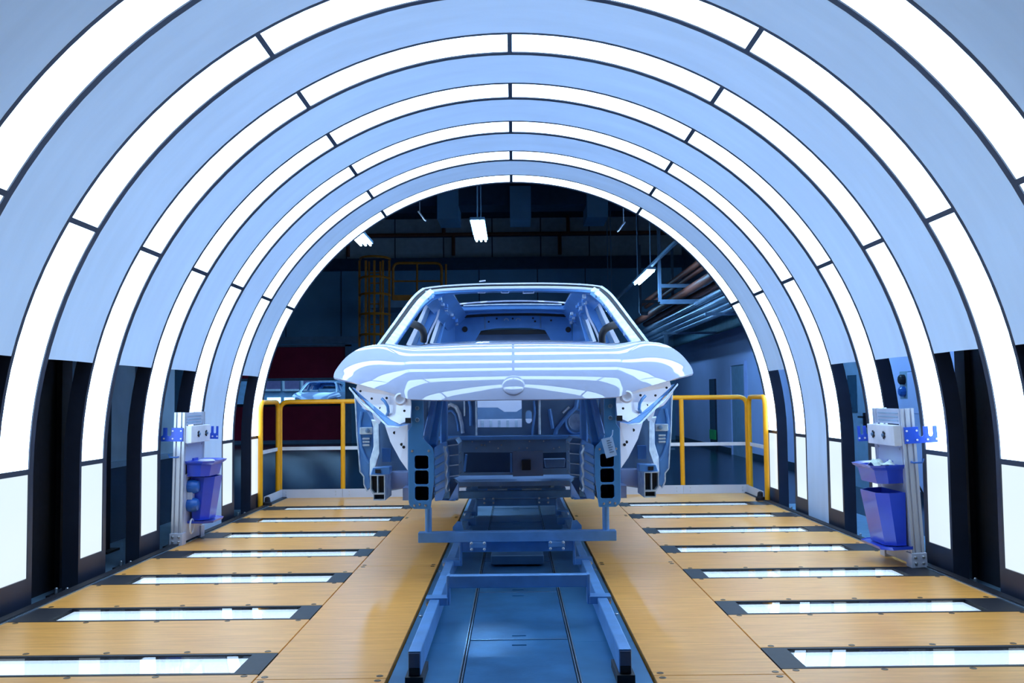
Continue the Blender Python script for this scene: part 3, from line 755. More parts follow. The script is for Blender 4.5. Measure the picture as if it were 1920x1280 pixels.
# shock tower struts
for s in (-1, 1):
    def p3(du, v, y): p = W(du, v, y + DY); return (p.x * s, p.y, p.z)
    MB().beam(p3(165, 824, 5.40), p3(146, 742, 5.75), 0.034, 0.05).build('diagonal_brace', ECOAT, car, bevel=0.006)
    MB().beam(p3(154, 838, 5.46), p3(139, 742, 5.78), 0.055, 0.05).build('diagonal_brace', PLATEB, car, bevel=0.008)
    MB().beam(p3(131, 846, 5.75), p3(131, 735, 5.80), 0.045, 0.07, (0, 1, 0)).build('strut_tower', ECOAT, car, bevel=0.01)
    MB().beam(p3(164, 850, 5.6), p3(164, 735, 5.62), 0.016, 0.12, (0, 1, 0)).build('tower_web', ECOATD, car)
    # inner rail casting with fins
    MB().poly([p3(150, 838, 5.3), p3(128, 828, 5.5), p3(124, 850, 5.5), p3(124, 905, 5.5), p3(136, 938, 5.4), p3(150, 940, 5.3)], (0, 0.55, 0)).build('inner_rail', ECOAT, car, bevel=0.006)
    MB().poly([p3(128, 826, 5.62), p3(110, 823, 5.62), p3(104, 832, 5.62), p3(104, 893, 5.62), p3(124, 900, 5.62)], (0, 0.4, 0)).build('rail_casting', ECOATD, car, bevel=0.004)
    for v in (834, 853, 872, 892):
        MB().poly([p3(129, v + 1, 5.58), p3(104, v - 2, 5.60), p3(104, v + 0, 5.60), p3(129, v + 3, 5.58)], (0, 0.3, 0)).build('casting_fin', SHINY, car)
    for v in (856, 872, 890, 906, 920):
        MB().beam(p3(150, v + 5, 5.28), p3(131, v - 7, 5.46), 0.012, 0.012).build('rail_fin', ECOATD, car)
    MB().tube([p3(131 + 2 * math.sin(i * 2.1), 836 + i * 8, 5.46) for i in range(12)], 0.016, 7).build('weld_bead', SHINY, car, smooth=True)
    MB().poly([p3(140, 938, 5.42), p3(124, 938, 5.5), p3(106, 905, 5.6), p3(106, 932, 5.6), p3(112, 939, 5.58)], (0, 0.12, 0)).build('rail_foot', ECOAT, car, bevel=0.004)
    MB().poly([p3(122, 898, 5.66), p3(112, 900, 5.66), p3(106, 906, 5.66), p3(106, 938, 5.66), p3(122, 938, 5.66)], (0, 0.1, 0)).build('rail_foot', ECOATD, car, bevel=0.004)

# greenhouse: pillars, header, roof frame, rear structure
def path(pts, n=6):
    P = [W(a, b, y + DY) for a, b, y in pts]
    if len(P) >= 4: return bspline(P, n * len(P))
    return P
def ribbon(name, pts, width, thick, material, par=car, nrm=None, smooth=True, bev=0.0, both=True):
    """strip with rectangular section following pts; width in the X-Z picture direction, thick along Y"""
    for s in ((-1, 1) if both else (1,)):
        P = path(pts); rows = []
        for i, p in enumerate(P):
            d = (P[min(i + 1, len(P) - 1)] - P[max(i - 1, 0)]).normalized()
            side = d.cross(Vector((0, 1, 0))).normalized()
            dep = side.cross(d).normalized()
            w_ = width if not isinstance(width, tuple) else width[0] + (width[1] - width[0]) * i / (len(P) - 1)
            c = p
            rows.append([c - side * w_ / 2 - dep * thick / 2, c + side * w_ / 2 - dep * thick / 2, c + side * w_ / 2 + dep * thick / 2, c - side * w_ / 2 + dep * thick / 2])
        vs = [x for r in rows for x in r]; fs = []
        for i in range(len(rows) - 1):
            for j in range(4): fs.append((i * 4 + j, i * 4 + (j + 1) % 4, i * 4 + 4 + (j + 1) % 4, i * 4 + 4 + j))
        fs += [(0, 1, 2, 3), tuple(len(vs) - 4 + j for j in range(4))]
        mb = MB().add(vs, fs)
        if s < 0: mb.mirror()
        mb.build(name, material, par, smooth=smooth, bevel=bev)
# a-pillar: outer bright flange, dark gap, inner wide band
AP_OUT = [(254, 650, 6.05), (236, 626, 6.22), (214, 596, 6.44), (195, 569, 6.64), (180, 551, 6.80), (168, 543, 6.88)]
AP_GAP = [(248, 650, 6.07), (230, 626, 6.24), (208, 597, 6.46), (190, 572, 6.66), (175, 554, 6.81), (164, 546, 6.89)]
AP_IN = [(234, 651, 6.10), (219, 630, 6.26), (199, 602, 6.47), (182, 578, 6.66), (168, 560, 6.80), (152, 548, 6.90)]
AP_JAG = [(225, 650, 6.16), (213, 632, 6.30), (195, 606, 6.50), (179, 583, 6.68), (166, 567, 6.80), (150, 555, 6.88)]
ribbon('a_pillar_flange', AP_OUT, 0.016, 0.03, SHINY)
ribbon('a_pillar_channel', AP_GAP, 0.020, 0.03, RUBBER)
ribbon('a_pillar', AP_IN, (0.056, 0.046), 0.045, SHINY, bev=0.006)
ribbon('a_pillar_inner', AP_JAG, (0.022, 0.034), 0.05, ECOAT, bev=0.006)
rnd = random.Random(11)
for s in (-1, 1):
    for i in range(22):
        f_ = i / 21; P = path(AP_JAG); p = P[int(f_ * (len(P) - 1))]
        c = Vector((s * (p.x + rnd.uniform(-.012, .012)), p.y - 0.04, p.z + rnd.uniform(-.01, .01)))
        MB().box(c.x - .005, c.x + .005, c.y - .003, c.y + .01, c.z - .011, c.z + .011).build('weld_tab', SHINY if i % 2 else ECOATD, car)
# windshield header
HD = [(-168, 543, 6.88), (-150, 539, 6.92), (-110, 536, 6.96), (-55, 533.5, 6.98), (0, 533, 6.99), (55, 533.5, 6.98), (110, 536, 6.96), (150, 539, 6.92), (168, 543, 6.88)]
def shift(pts, dv, dy): return [(a, b + dv, c + dy) for a, b, c in pts]
ribbon('roof_front_edge', shift(HD, -1.0, 0.03), 0.010, 0.05, WHITEIN, both=False)
ribbon('header_channel', shift(HD, 2.4, 0.02), 0.012, 0.03, RUBBER, both=False)
ribbon('windshield_header', shift(HD, 6.5, 0.0), 0.020, 0.05, WHITEIN, both=False, bev=0.004)
ribbon('header_inner', shift([(a * 0.94, b, c) for a, b, c in HD], 11.5, 0.05), 0.018, 0.12, ECOAT, both=False, bev=0.004)
# roof: two side strips and rear part around the open panoramic cut-out
rz = lambda du, v, y: W(du, v, y + DY)
zf = W(0, 531, 7.02 + DY).z
for s in (-1, 1):
    rows = []
    for i in range(13):
        f_ = i / 12; y = 7.0 + DY + f_ * 1.92
        xo = 0.655 - 0.05 * f_ ** 2; xi = 0.46 - 0.02 * f_
        zz = zf - 0.034 - 0.04 * f_ ** 2
        rows.append([(s * xi, y, zz + 0.01), (s * (xi + xo) / 2, y, zz), (s * xo, y, zz - 0.035), (s * (xo + 0.03), y, zz - 0.08)])
    MB().grid(rows, 0.012).build('roof_side_strip', PAINT, car, smooth=50)
    # cant rail inner structure
    rows = []
    for i in range(13):
        f_ = i / 12; y = 6.95 + DY + f_ * 1.85
        rows.append([(s * (0.47 - 0.04 * f_), y, zf - 0.035 - 0.04 * f_ ** 2), (s * (0.53 - 0.05 * f_), y, zf - 0.075 - 0.05 * f_ ** 2), (s * (0.60 - 0.05 * f_), y, zf - 0.105 - 0.07 * f_), (s * (0.64 - 0.05 * f_), y, zf - 0.14 - 0.10 * f_)])
    MB().grid(rows, 0.03).build('cant_rail', ECOAT, car, smooth=50)
    for i in range(16):
        f_ = i / 15; y = 7.0 + DY + f_ * 1.7
        x = 0.56 - 0.05 * f_ + rnd.uniform(-.04, .04); z = zf - 0.10 - 0.06 * f_
        MB().box(s * x - .012, s * x + .012, y - .03, y + .03, z - .02, z + rnd.uniform(0, .012)).build('rail_clip', SHINY if i % 3 == 0 else ECOAT, car, bevel=0.003)
rows = []
for i in range(9):
    f_ = i / 8; y = 8.35 + DY + f_ * 0.75; row = []
    for j in range(17):
        x = -0.60 + 1.2 * j / 16
        row.append((x, y, zf - 0.005 - 0.05 * f_ - 0.06 * (x / 0.6) ** 2 * (0.6 + f_)))
    rows.append(row)
MB().grid(rows, 0.012).build('rear_roof_panel', PAINT, car, smooth=50)
ribbon('roof_cutout_edge', [(-92, 573, 8.36), (-50, 571, 8.36), (0, 570, 8.36), (50, 571, 8.36), (92, 573, 8.36)], 0.010, 0.02, SHINY, both=False)
ribbon('rear_roof_bow', [(-106, 580, 8.42), (-55, 577, 8.42), (0, 576, 8.42), (55, 577, 8.42), (106, 580, 8.42)], 0.040, 0.10, ECOAT, both=False, bev=0.006)
ribbon('tailgate_header', [(-104, 588, 8.6), (-55, 584, 8.6), (0, 583, 8.6), (55, 584, 8.6), (104, 588, 8.6)], 0.034, 0.08, ECOAT, both=False, bev=0.008)
ribbon('tailgate_gap', [(-102, 594, 8.7), (-55, 590, 8.7), (0, 589, 8.7), (55, 590, 8.7), (102, 594, 8.7)], 0.025, 0.03, RUBBER, both=False)
rear = one('rear_panel', [(-108, 596), (-60, 592), (0, 590.5), (60, 592), (108, 596), (112, 640), (72, 640), (60, 620), (30, 615), (-30, 615), (-60, 620), (-72, 640), (-112, 640)], ECOAT, 8.75, 0.03)
one('rear_panel_edge', [(-75, 624), (-55, 619), (0, 617), (55, 619), (75, 624), (75, 627), (-75, 627)], RUBBER, 8.78, 0.05)
one('parcel_shelf', [(-85, 625), (85, 625), (88, 645), (-88, 645)], mat('tunnel_grey', (0.17, 0.24, 0.38)), 8.9, 0.03)
for du in (-52, 52):
    MB().tube([W(du, 594, 8.745 + DY), W(du, 616, 8.745 + DY)], 0.005, 6).build('panel_seam', ECOATD, rear)
for du, v in ((-30, 597), (0, 597), (38, 597), (-45, 603), (42, 603), (72, 602)):
    c = W(du, v, 8.74 + DY); MB().lathe(c, [(0.009, 0), (0.009, 0.008)], 8, 'y').build('panel_hole', RUBBER, rear)
for du in (-90, 104):
    c = W(du, 617 if du < 0 else 620, 8.74 + DY); MB().lathe(c, [(0.026, 0), (0.026, 0.008)], 12, 'y').build('panel_hole', RUBBER, rear)
for du in (-12, 10):
    MB().tube([W(du + 4 * math.cos(a), 601 - 4 * math.sin(a), 8.745 + DY) for a in [math.pi * i / 8 for i in range(9)]], 0.004, 6).build('stamped_arc', SHINY, rear)
# quarter inner panels joining rail, c-pillar and rear panel
for s in (-1, 1):
    def p3(du, v, y): p = W(du, v, y + DY); return Vector((p.x * s, p.y, p.z))
    rows = [bspline([p3(*q) for q in r], 14) for r in (
        [(104, 578, 8.45), (120, 572, 8.0), (135, 570, 7.7), (150, 566, 7.4)],
        [(108, 592, 8.7), (120, 590, 8.5), (130, 590, 8.3), (137, 592, 8.2)],
        [(112, 612, 8.75), (124, 612, 8.6), (130, 612, 8.4), (136, 612, 8.25)],
        [(112, 650, 8.75), (126, 650, 8.6), (132, 650, 8.4), (140, 650, 8.25)])]
    MB().grid(rows, 0.02).build('quarter_inner_panel', ECOAT, car, smooth=60)
# b-pillars with door frame strips, c-pillars
B = lambda d0, d1, y: [(d0, 648, y), (d0 - (d0 - d1) * .33, 622, y + .02), (d0 - (d0 - d1) * .68, 592, y + .04), (d1, 564, y + .06)]
ribbon('door_frame_edge', B(196, 157, 7.30), (0.036, 0.02), 0.03, WHITEIN)
ribbon('b_pillar_gap', B(186, 151, 7.36), 0.028, 0.03, ECOATD)
ribbon('b_pillar', [(178, 648, 7.40), (170, 622, 7.42), (153, 598, 7.45), (146, 575, 7.47), (142, 562, 7.48)], (0.075, 0.085), 0.06, ECOAT, bev=0.006)
ribbon('b_pillar_flange', [(164, 648, 7.38), (156, 622, 7.40), (142, 600, 7.43), (138, 585, 7.45), (138, 570, 7.46)], 0.014, 0.03, WHITEIN)
ribbon('rear_door_edge', [(153, 644, 8.0), (147, 626, 8.02), (138, 600, 8.04), (134, 588, 8.06)], 0.026, 0.03, WHITEIN)
ribbon('c_pillar_gap', [(147, 644, 8.05), (141, 626, 8.07), (133, 602, 8.1), (130, 590, 8.12)], 0.02, 0.03, ECOATD)
ribbon('c_pillar', [(141, 646, 8.1), (136, 626, 8.12), (130, 604, 8.14), (127, 590, 8.16)], 0.04, 0.08, ECOAT, bev=0.005)
ribbon('window_arch', [(158, 561, 7.1), (148, 557, 7.3), (138, 572, 7.7), (130, 590, 8.1)], 0.05, 0.06, ECOAT, bev=0.006)
# body sides below the belt line, floor pan, cowl
for s in (-1, 1):
    rows = []
    for i in range(12):
        y = 6.18 + DY + (3.1) * i / 11; f_ = i / 11; k_ = 1 - 0.10 * max(0, f_ - 0.6) * 2.5
        rows.append([(s * 0.80 * k_, y, 1.30 + 0.06 * f_), (s * 0.86 * k_, y, 1.22 + 0.05 * f_), (s * 0.925 * k_, y, 1.0), (s * 0.93 * k_, y, 0.75), (s * 0.90 * k_, y, 0.50), (s * 0.86 * k_, y, 0.45)])
    MB().grid(rows, 0.03).build('body_side', PAINT, car, smooth=50)
MB().box(-0.80, 0.80, 6.25 + DY, 9.3 + DY, 0.43, 0.46).build('floor_pan', ECOATD, car)
one('cowl_panel', [(-235, 652), (235, 652), (235, 668), (-235, 668)], ECOAT, 6.26, 0.25)
MB().box(-0.80, 0.80, 9.2 + DY, 9.26 + DY, 0.46, 1.25).build('tail_panel', PAINT, car)
# black foam guards on the door frames (held on the b-pillars)
for s, side, dv in ((-1, 'left', 0), (1, 'right', 7)):
    pts = [(193, 606, 7.22), (186, 607, 7.18), (176, 611, 7.16), (168, 618, 7.16), (166, 630, 7.18), (168, 640, 7.2)]
    P = [W(a, b + dv, y + DY) for a, b, y in pts]; P = bspline(P, 18)
    mb = MB().tube([(p.x * s, p.y, p.z) for p in P], 0.029, 10, r2=0.025)
    tag(mb.build('foam_guard', RUBBER, None, smooth=True), 'black foam guard clipped to the %s front door opening of the car body' % side, 'foam guard', 'black foam guards')
for du in (-66, -22, 22):
    tr_ = [(du - 11, 541), (du - 6, 549), (du + 6, 549), (du + 11, 541)] if du < 20 else [(du - 10, 541), (du - 10, 550), (du + 10, 550), (du + 10, 541)]
    MB().tube([W(a + 8, b, 7.02 + DY) for a, b in tr_], 0.0045, 6).build('wire_clip', WHITEIN, car)
MB().beam(W(-62, 527.5, 7.1 + DY), W(-50, 526, 7.1 + DY), 0.02, 0.008).build('roof_clip', WHITEIN, car)
# paper tag hanging from the right end plate
tp = [at(1127, 823, 5.12 + DY), at(1148, 818, 5.12 + DY), at(1157, 853, 5.12 + DY), at(1137, 859, 5.12 + DY)]
tg = thing('paper_tag', tp[3], 'grey printed paper tag tied to the right front end plate', 'tag')
MB().poly(tp, (0, 0.002, 0)).build('sheet', PAPER, tg)
for i in range(6):
    f0 = 0.16 + i * 0.12
    a = tp[0].lerp(tp[3], f0); b = tp[1].lerp(tp[2], f0)
    p = a.lerp(b, 0.42); q = a.lerp(b, 0.82 if i % 2 else 0.72)
    MB().beam(p + Vector((0, -0.001, 0)), q + Vector((0, -0.001, 0)), 0.001, 0.006).build('print_line', INK, tg)
MB().tube([at(1144, 821, 5.12 + DY), at(1148, 815, 5.13 + DY), at(1149, 806, 5.14 + DY)], 0.003, 6).build('string', PAPER, tg)

# ------------------------------------------------------------------ conveyor skid
SK_X = 0.375
skid = thing('conveyor_skid', (FLOOR_DX, 6.4, 0.0), 'blue painted steel conveyor skid carrying the car body', 'skid')
for s in (-1, 1):
    x = s * SK_X + FLOOR_DX
    r_ = MB().box(x - 0.0225, x + 0.0225, 3.60, 9.4, 0.018, 0.105).build('side_rail', SKID, skid, bevel=0.004)
    MB().box(x - 0.019, x + 0.019, 3.594, 3.602, 0.048, 0.098).build('end_cap', mat('end_cap_grey', (0.10, 0.14, 0.24), 0.5), r_)
    MB().box(x - 0.019, x + 0.019, 3.594, 3.602, 0.022, 0.046).build('end_cap', BLACK2, r_)
    MB().box(x - 0.032, x + 0.032, 3.58, 3.80, pit_z, 0.018).build('rail_shoe', BLACK2, r_)
    MB().box(x + s * 0.024, x + s * 0.030, 3.7, 9.4, 0.02, 0.05).build('guide_strip', SEAM, r_)
for y in (4.55, 5.60, 7.95):
    b = MB().box(-0.315 + FLOOR_DX, 0.315 + FLOOR_DX, y - 0.025, y + 0.025, 0.150, 0.205).build('bridge_beam', SKID, skid, bevel=0.004)
    for s in (-1, 1):
        x0, x1 = sorted((s * 0.308, s * 0.322))
        MB().box(x0 + FLOOR_DX, x1 + FLOOR_DX, y - 0.03, y + 0.03, 0.075, 0.208).build('bridge_leg', SKID, b, bevel=0.003)
        x0, x1 = sorted((s * 0.318, s * 0.415))
        MB().box(x0 + FLOOR_DX, x1 + FLOOR_DX, y - 0.045, y - 0.03, 0.078, 0.108).build('bridge_foot', SKID, b, bevel=0.003)
        MB().box(x0 + FLOOR_DX, x1 + FLOOR_DX, y - 0.045, y + 0.035, 0.105, 0.111).build('foot_flange', SKID, b)
        MB().lathe((s * 0.40 + FLOOR_DX, y - 0.05, 0.088), [(0.012, 0.004), (0.012, -0.008), (0.005, -0.010)], 8, 'y').build('bolt', BOLT, b)
def crossbar(y, half, posts):
    b = MB().box(-half + FLOOR_DX, half + FLOOR_DX, y - 0.035, y + 0.035, 0.212, 0.268).build('crossbar', SKID, skid, bevel=0.004)
    for s in (-1, 1):
        xc = s * 0.215 + FLOOR_DX
        MB().box(xc - 0.045, xc + 0.045, y - 0.06, y - 0.037, 0.186, 0.214).build('clamp', SKID, b, bevel=0.003)
        for dx in (-0.035, 0.035):
            for z in (0.178, 0.212):
                MB().lathe((xc + dx, y - 0.062, z), [(0.008, 0.004), (0.008, -0.008), (0.004, -0.010)], 8, 'y').build('clamp_bolt', BOLT, b)
        if posts:
            xp = s * (half - 0.055) + FLOOR_DX
            MB().tube([(xp, y, 0.265), (xp, y, 0.40)], 0.019, 14).build('support_post', SKID, b, smooth=True)
        fin = [(s * 0.30 + FLOOR_DX, y + 0.06, 0.266), (s * 0.36 + FLOOR_DX, y + 0.06, 0.266), (s * 0.36 + FLOOR_DX, y + 0.06, 0.285), (s * 0.335 + FLOOR_DX, y + 0.06, 0.315), (s * 0.31 + FLOOR_DX, y + 0.06, 0.312)]
        MB().poly(fin, (0, 0.02, 0)).build('guide_fin', SKID, b)
    return b
crossbar(5.55, 0.545, True)
crossbar(7.95, 0.62, False)
for s in (-1, 1):
    for y in (6.75, 7.4):
        MB().box(*sorted((s * 0.30 + FLOOR_DX, s * 0.41 + FLOOR_DX)), y - 0.03, y + 0.03, 0.07, 0.12).build('rail_bracket', SKID, skid, bevel=0.003)
# docking plate and mechanism on the skid behind the second crossbar
pl = MB().box(-0.40, 0.42, 8.2, 9.3, 0.235, 0.262).build('docking_plate', SKID, skid, bevel=0.004)
MB().poly([W(-82, 905, 8.3), W(-45, 905, 8.3), W(-40, 886, 9.0), W(-76, 886, 9.0)], (0, 0, 0.02)).build('tray_plate', mat('tray_grey', (0.35, 0.50, 0.72), 0.4), pl)
MB().box(-0.19, 0.30, 8.75, 8.95, 0.262, 0.30).build('blue_actuator', mat('actuator_blue', (0.02, 0.05, 0.28), 0.3), pl)
MB().box(-0.16, -0.02, 8.70, 8.74, 0.27, 0.30).build('actuator_plate', SHINY, pl)
MB().beam((0.24, 8.75, 0.35), (0.31, 8.3, 0.25), 0.018, 0.02).build('lever', SHINY, pl)
MB().lathe((0.315, 8.26, 0.262), [(0.022, -0.02), (0.022, 0.02)], 10, 'y').build('lever_pin', SHINY, pl)
MB().tube([(-0.115, 8.3, 0.27), (-0.115, 8.8, 0.30)], 0.008, 6).build('push_rod', SHINY, pl)
for s in (-1, 1):
    MB().box(*sorted((s * 0.40, s * 0.54)), 9.1, 9.25, 0.20, 0.33).build('yellow_clamp_block', YELLOW, pl, bevel=0.006)
    MB().lathe((s * 0.48, 9.09, 0.265), [(0.04, 0.01), (0.04, -0.02), (0.015, -0.025)], 12, 'y').build('clamp_wheel', BLACK, pl)
    MB().box(*sorted((s * 0.06, s * 0.22)), 8.16, 8.20, 0.235, 0.262).build('light_strip_plate', SHINY, pl)
cv = MB().box(-0.16 + FLOOR_DX, 0.16 + FLOOR_DX, 6.05, 6.55, 0.0, 0.055)
tag(cv.build('drive_cover', mat('drive_cover_blue', (0.05, 0.14, 0.27), 0.4, metal=0.3), None, bevel=0.006), 'dark blue low drive cover box in the pit behind the crossbar', 'cover')

# ------------------------------------------------------------------ workstations at the arch legs
def profile(w, d):
    """extruded aluminium section, slots on the long faces"""
    s = 0.014; g_ = 0.011
    pts = []
    def face(p, q, inn, slots):
        p = Vector(p); q = Vector(q); inn = Vector(inn); L = (q - p).length; u_ = (q - p) / L
        out = [p]
        for c in slots:
            out += [p + u_ * (c * L - g_ / 2), p + u_ * (c * L - g_ / 2) + inn * s, p + u_ * (c * L + g_ / 2) + inn * s, p + u_ * (c * L + g_ / 2)]
        return out
    x, y = w / 2, d / 2
    pts += face((-x, -y), (x, -y), (0, 1), (0.27, 0.73)); pts += face((x, -y), (x, y), (-1, 0), (0.5,))
    pts += face((x, y), (-x, y), (0, -1), (0.27, 0.73)); pts += face((-x, y), (-x, -y), (1, 0), (0.5,))
    return pts
def workstation(side, x, y0, y1, ztop, tilt, label):
    s = -1 if side == 'left' else 1
    zb = -0.0
    root = thing('workstation', (x, (y0 + y1) / 2, zb), label, 'workstation', 'aluminium workstations')
    pw, pd = 0.075, 0.045
    for y in (y0, y1):
        MB().poly([(x + p.x, y + p.y, zb + 0.02) for p in profile(pw, pd)], (0, 0, ztop - zb - 0.02)).build('post', ALU, root)
    inner = x - s * (pw / 2)      # face towards the tunnel axis
    def bx(y_a, y_b, z_a, z_b, t0, t1):
        a, b = sorted((inner - s * t0, inner - s * t1)); return MB().box(a, b, y_a, y_b, z_a, z_b)
    ya, yb = y0 + 0.024, y1 - 0.024
    bx(ya, yb, ztop - 0.09, ztop - 0.002, -0.03, -0.01).build('top_panel', ALUP, root)
    for i in range(3): bx(ya + 0.03, yb - 0.03, ztop - 0.03 - i * 0.022, ztop - 0.024 - i * 0.022, -0.011, -0.006).build('vent_slot', GREYP, root)
    cb = bx(ya - 0.03, yb + 0.03, ztop - 0.215, ztop - 0.095, 0.0, 0.045).build('control_box', WHITEBAR, root, bevel=0.003)
    for f in (0.33, 0.80):
        yk = ya + (yb - ya) * f
        for k in range(5):
            a = 2 * math.pi * k / 5
            MB().lathe((inner - s * 0.047, yk + 0.014 * math.cos(a), ztop - 0.155 + 0.016 * math.sin(a)), [(0.008, -0.004), (0.008, 0.004)], 8, 'x').build('knob_lobe', RUBBER, cb)
        MB().lathe((inner - s * 0.05, yk, ztop - 0.155), [(0.010, -0.01), (0.010, 0.01)], 8, 'x').build('knob', ECOATD, cb)
    lp = bx(ya, yb, ztop - 0.36, ztop - 0.22, -0.02, -0.002).build('upper_panel', ALUP, root)
    for yy in (ya + 0.02, yb - 0.02):
        for zz in (ztop - 0.345, ztop - 0.235):
            MB().lathe((inner + s * 0.001, yy, zz), [(0.006, -0.003), (0.006, 0.003)], 8, 'x').build('screw', BOLT, lp)
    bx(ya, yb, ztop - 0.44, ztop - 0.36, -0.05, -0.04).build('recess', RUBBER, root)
    bx(ya, yb, 0.02, ztop - 0.44, -0.02, -0.002).build('lower_panel', ALUP, root)
    for y in (y0, y1):
        bk = MB().box(x - pw / 2 - 0.008, x + pw / 2 + 0.008, y - pd / 2 - 0.008, y + pd / 2 + 0.03, zb, zb + 0.085).build('base_bracket', ALUP, root, bevel=0.003)
        for dx in (-0.022, 0.022):
            for z in (0.025, 0.06):
                MB().lathe((x + dx, y - pd / 2 - 0.010, z), [(0.009, 0.002), (0.009, -0.005), (0.004, -0.007)], 8, 'y').build('bolt', BOLT, bk)
    # comb racks at both ends (plates standing across the posts)
    def comb(y, x_in, x_out, zc, n):
        h = 0.095; L = x_out - x_in; pts = [(x_in, 0), (x_out, 0)]
        top = [(x_out, h)]
        N = 2 * n + 1
        for i in range(n):
            c = x_out - L * (0.20 + i * 0.30); w_ = abs(L) * 0.08
            sg = 1 if L > 0 else -1
            top.append((c + sg * w_, h))
            for k in range(7):
                a = math.pi * k / 6
                top.append((c + sg * w_ * math.cos(a), h * 0.52 - w_ * math.sin(a) * 0.9))
            top.append((c - sg * w_, h))
        top.append((x_in, h))
        P = [(px, y, zc - h / 2 + pz) for px, pz in pts + top]
        o = MB().poly(P, (0, 0.012, 0)).build('hook_rack', BLUEB, root)
        for fx in (0.06, 0.36, 0.68, 0.95):
            for fz in (-0.028, 0.026):
                if fz > 0 and fx not in (0.06, 0.36): continue
                MB().lathe((x_in + L * fx, y - 0.001, zc + fz), [(0.006, 0.002), (0.006, -0.004)], 8, 'y').build('rivet', WHITEBAR, o)
        return o
    zr = ztop - 0.155
    comb(y0 - pd / 2 - 0.014, x - s * 0.03, x + s * 0.16, zr, 2)
    # far rack, reaching to the tunnel side
    comb(y1 + pd / 2 + 0.002, x - s * 0.01, x - s * 0.135, zr, 2)
    MB().tube([(x + s * 0.0, y0 - pd / 2, ztop - 0.31), (x + s * 0.0, y0 - pd / 2 - 0.03, ztop - 0.312), (x + s * 0.05, y0 - pd / 2 - 0.035, ztop - 0.312), (x + s * 0.055, y0 - pd / 2 - 0.035, ztop - 0.29)], 0.006, 6).build('cable_hook', SOCKET, root, smooth=True)
    if side == 'left':
        for z in (0.40, 0.27):
            so = MB().lathe((inner - s * 0.035, y0 + 0.10, z), [(0.045, -0.04), (0.050, -0.02), (0.050, 0.01), (0.040, 0.035), (0.030, 0.04)], 14, 'x').build('power_socket', SOCKET, root, smooth=True)
        MB().box(inner - 0.0, inner + 0.035, y0 + 0.07, y0 + 0.13, 0.31, 0.36).build('socket_box', ALUP, root)
        MB().tube([(inner + 0.03, y0 + 0.10 + 0.04 * math.sin(a), 0.17 - 0.05 + 0.05 * math.cos(a)) for a in [2 * math.pi * i / 16 for i in range(17)]], 0.006, 6).build('cable_loop', WHITEBAR, root, smooth=True)
    root.rotation_euler.y = tilt
    return root, inner, s
def tray_and_bin(inner, s, y0, y1, zt, zb_, side, tilt, piv, bin_y):
    """blue parts tray and blue waste bin hung on the station"""
    def X(d): return inner - s * d
    things_ = []
    yc = (y0 + y1) / 2
    t = thing('parts_tray', (X(0.12), yc, zt - 0.10), 'open blue plastic tray hung on the %s aluminium workstation' % side, 'tray', 'blue plastic trays')
    # flared rim and body as rings
    def ring(d0, d1, ya, yb, c, z): return [Vector((X(d0), ya, z)), Vector((X(d1 - c), ya, z)), Vector((X(d1), ya + c, z)), Vector((X(d1), yb - c, z)), Vector((X(d1 - c), yb, z)), Vector((X(d0), yb, z))]
    def shell(rings, closed_bottom=True):
        mb = MB(); k = 6
        vs = [p for r in rings for p in r]; fs = []
        for i in range(len(rings) - 1):
            for j in range(k): fs.append((i * k + j, i * k + (j + 1) % k, (i + 1) * k + (j + 1) % k, (i + 1) * k + j))
        fs.append(tuple(range(k))); fs.append(tuple((len(rings) - 1) * k + j for j in range(k)))
        return mb.add(vs, fs)
    shell([ring(0.015, 0.155, y0 + 0.01, y1 - 0.01, 0.05, zt - 0.11), ring(0.015, 0.17, y0 - 0.005, y1 + 0.005, 0.055, zt - 0.03), ring(0.005, 0.195, y0 - 0.03, y1 + 0.03, 0.065, zt - 0.012), ring(0.005, 0.20, y0 - 0.035, y1 + 0.035, 0.065, zt),
           ring(0.03, 0.155, y0, y1, 0.05, zt - 0.010), ring(0.035, 0.13, y0 + 0.04, y1 - 0.04, 0.045, zt - 0.085)]).build('body', BLUEP, t)
    MB().box(*sorted((X(0.0), X(0.02))), yc - 0.05, yc + 0.05, zt - 0.06, zt + 0.012).build('hanger', BLUEP, t)
    t.rotation_euler.y = tilt
    b = thing('waste_bin', (X(0.12), yc, zb_), 'tall faceted blue waste bin on the %s aluminium workstation' % side, 'bin', 'blue waste bins')
    ya, yb = bin_y; H = 0.325
    shell([ring(0.02, 0.125, ya + 0.02, yb - 0.02, 0.05, zb_ + 0.018), ring(0.01, 0.165, ya, yb, 0.06, zb_ + H), ring(0.018, 0.157, ya + 0.008, yb - 0.008, 0.056, zb_ + H), ring(0.03, 0.115, ya + 0.03, yb - 0.03, 0.045, zb_ + 0.03)]).build('body', BLUEP, b)
    shell([ring(0.0, 0.165, ya - 0.02, yb + 0.02, 0.055, zb_), ring(0.0, 0.175, ya - 0.025, yb + 0.025, 0.055, zb_ + 0.018), ring(0.005, 0.165, ya - 0.018, yb + 0.018, 0.05, zb_ + 0.012)]).build('shelf', BLUEP, b)
    b.rotation_euler.y = tilt
    return X
TL, TR = 0.020, -0.045
xL = -2.362; yL0, yL1 = 7.02, 7.44
stL, innL, sL = workstation('left', xL, yL0, yL1, 0.925, TL, 'aluminium workstation with blue racks and power sockets at the left arch legs')
X = tray_and_bin(innL, sL, yL0 + 0.04, yL1 - 0.02, 0.58, 0.135, 'left', TL, None, (yL0 + 0.12, yL1 - 0.0))
ring_ = [(X(0.10) + 0.045 * math.cos(a), (yL0 + yL1) / 2 + 0.045 * math.sin(a), 0.565) for a in [2 * math.pi * i / 20 for i in range(20)]]
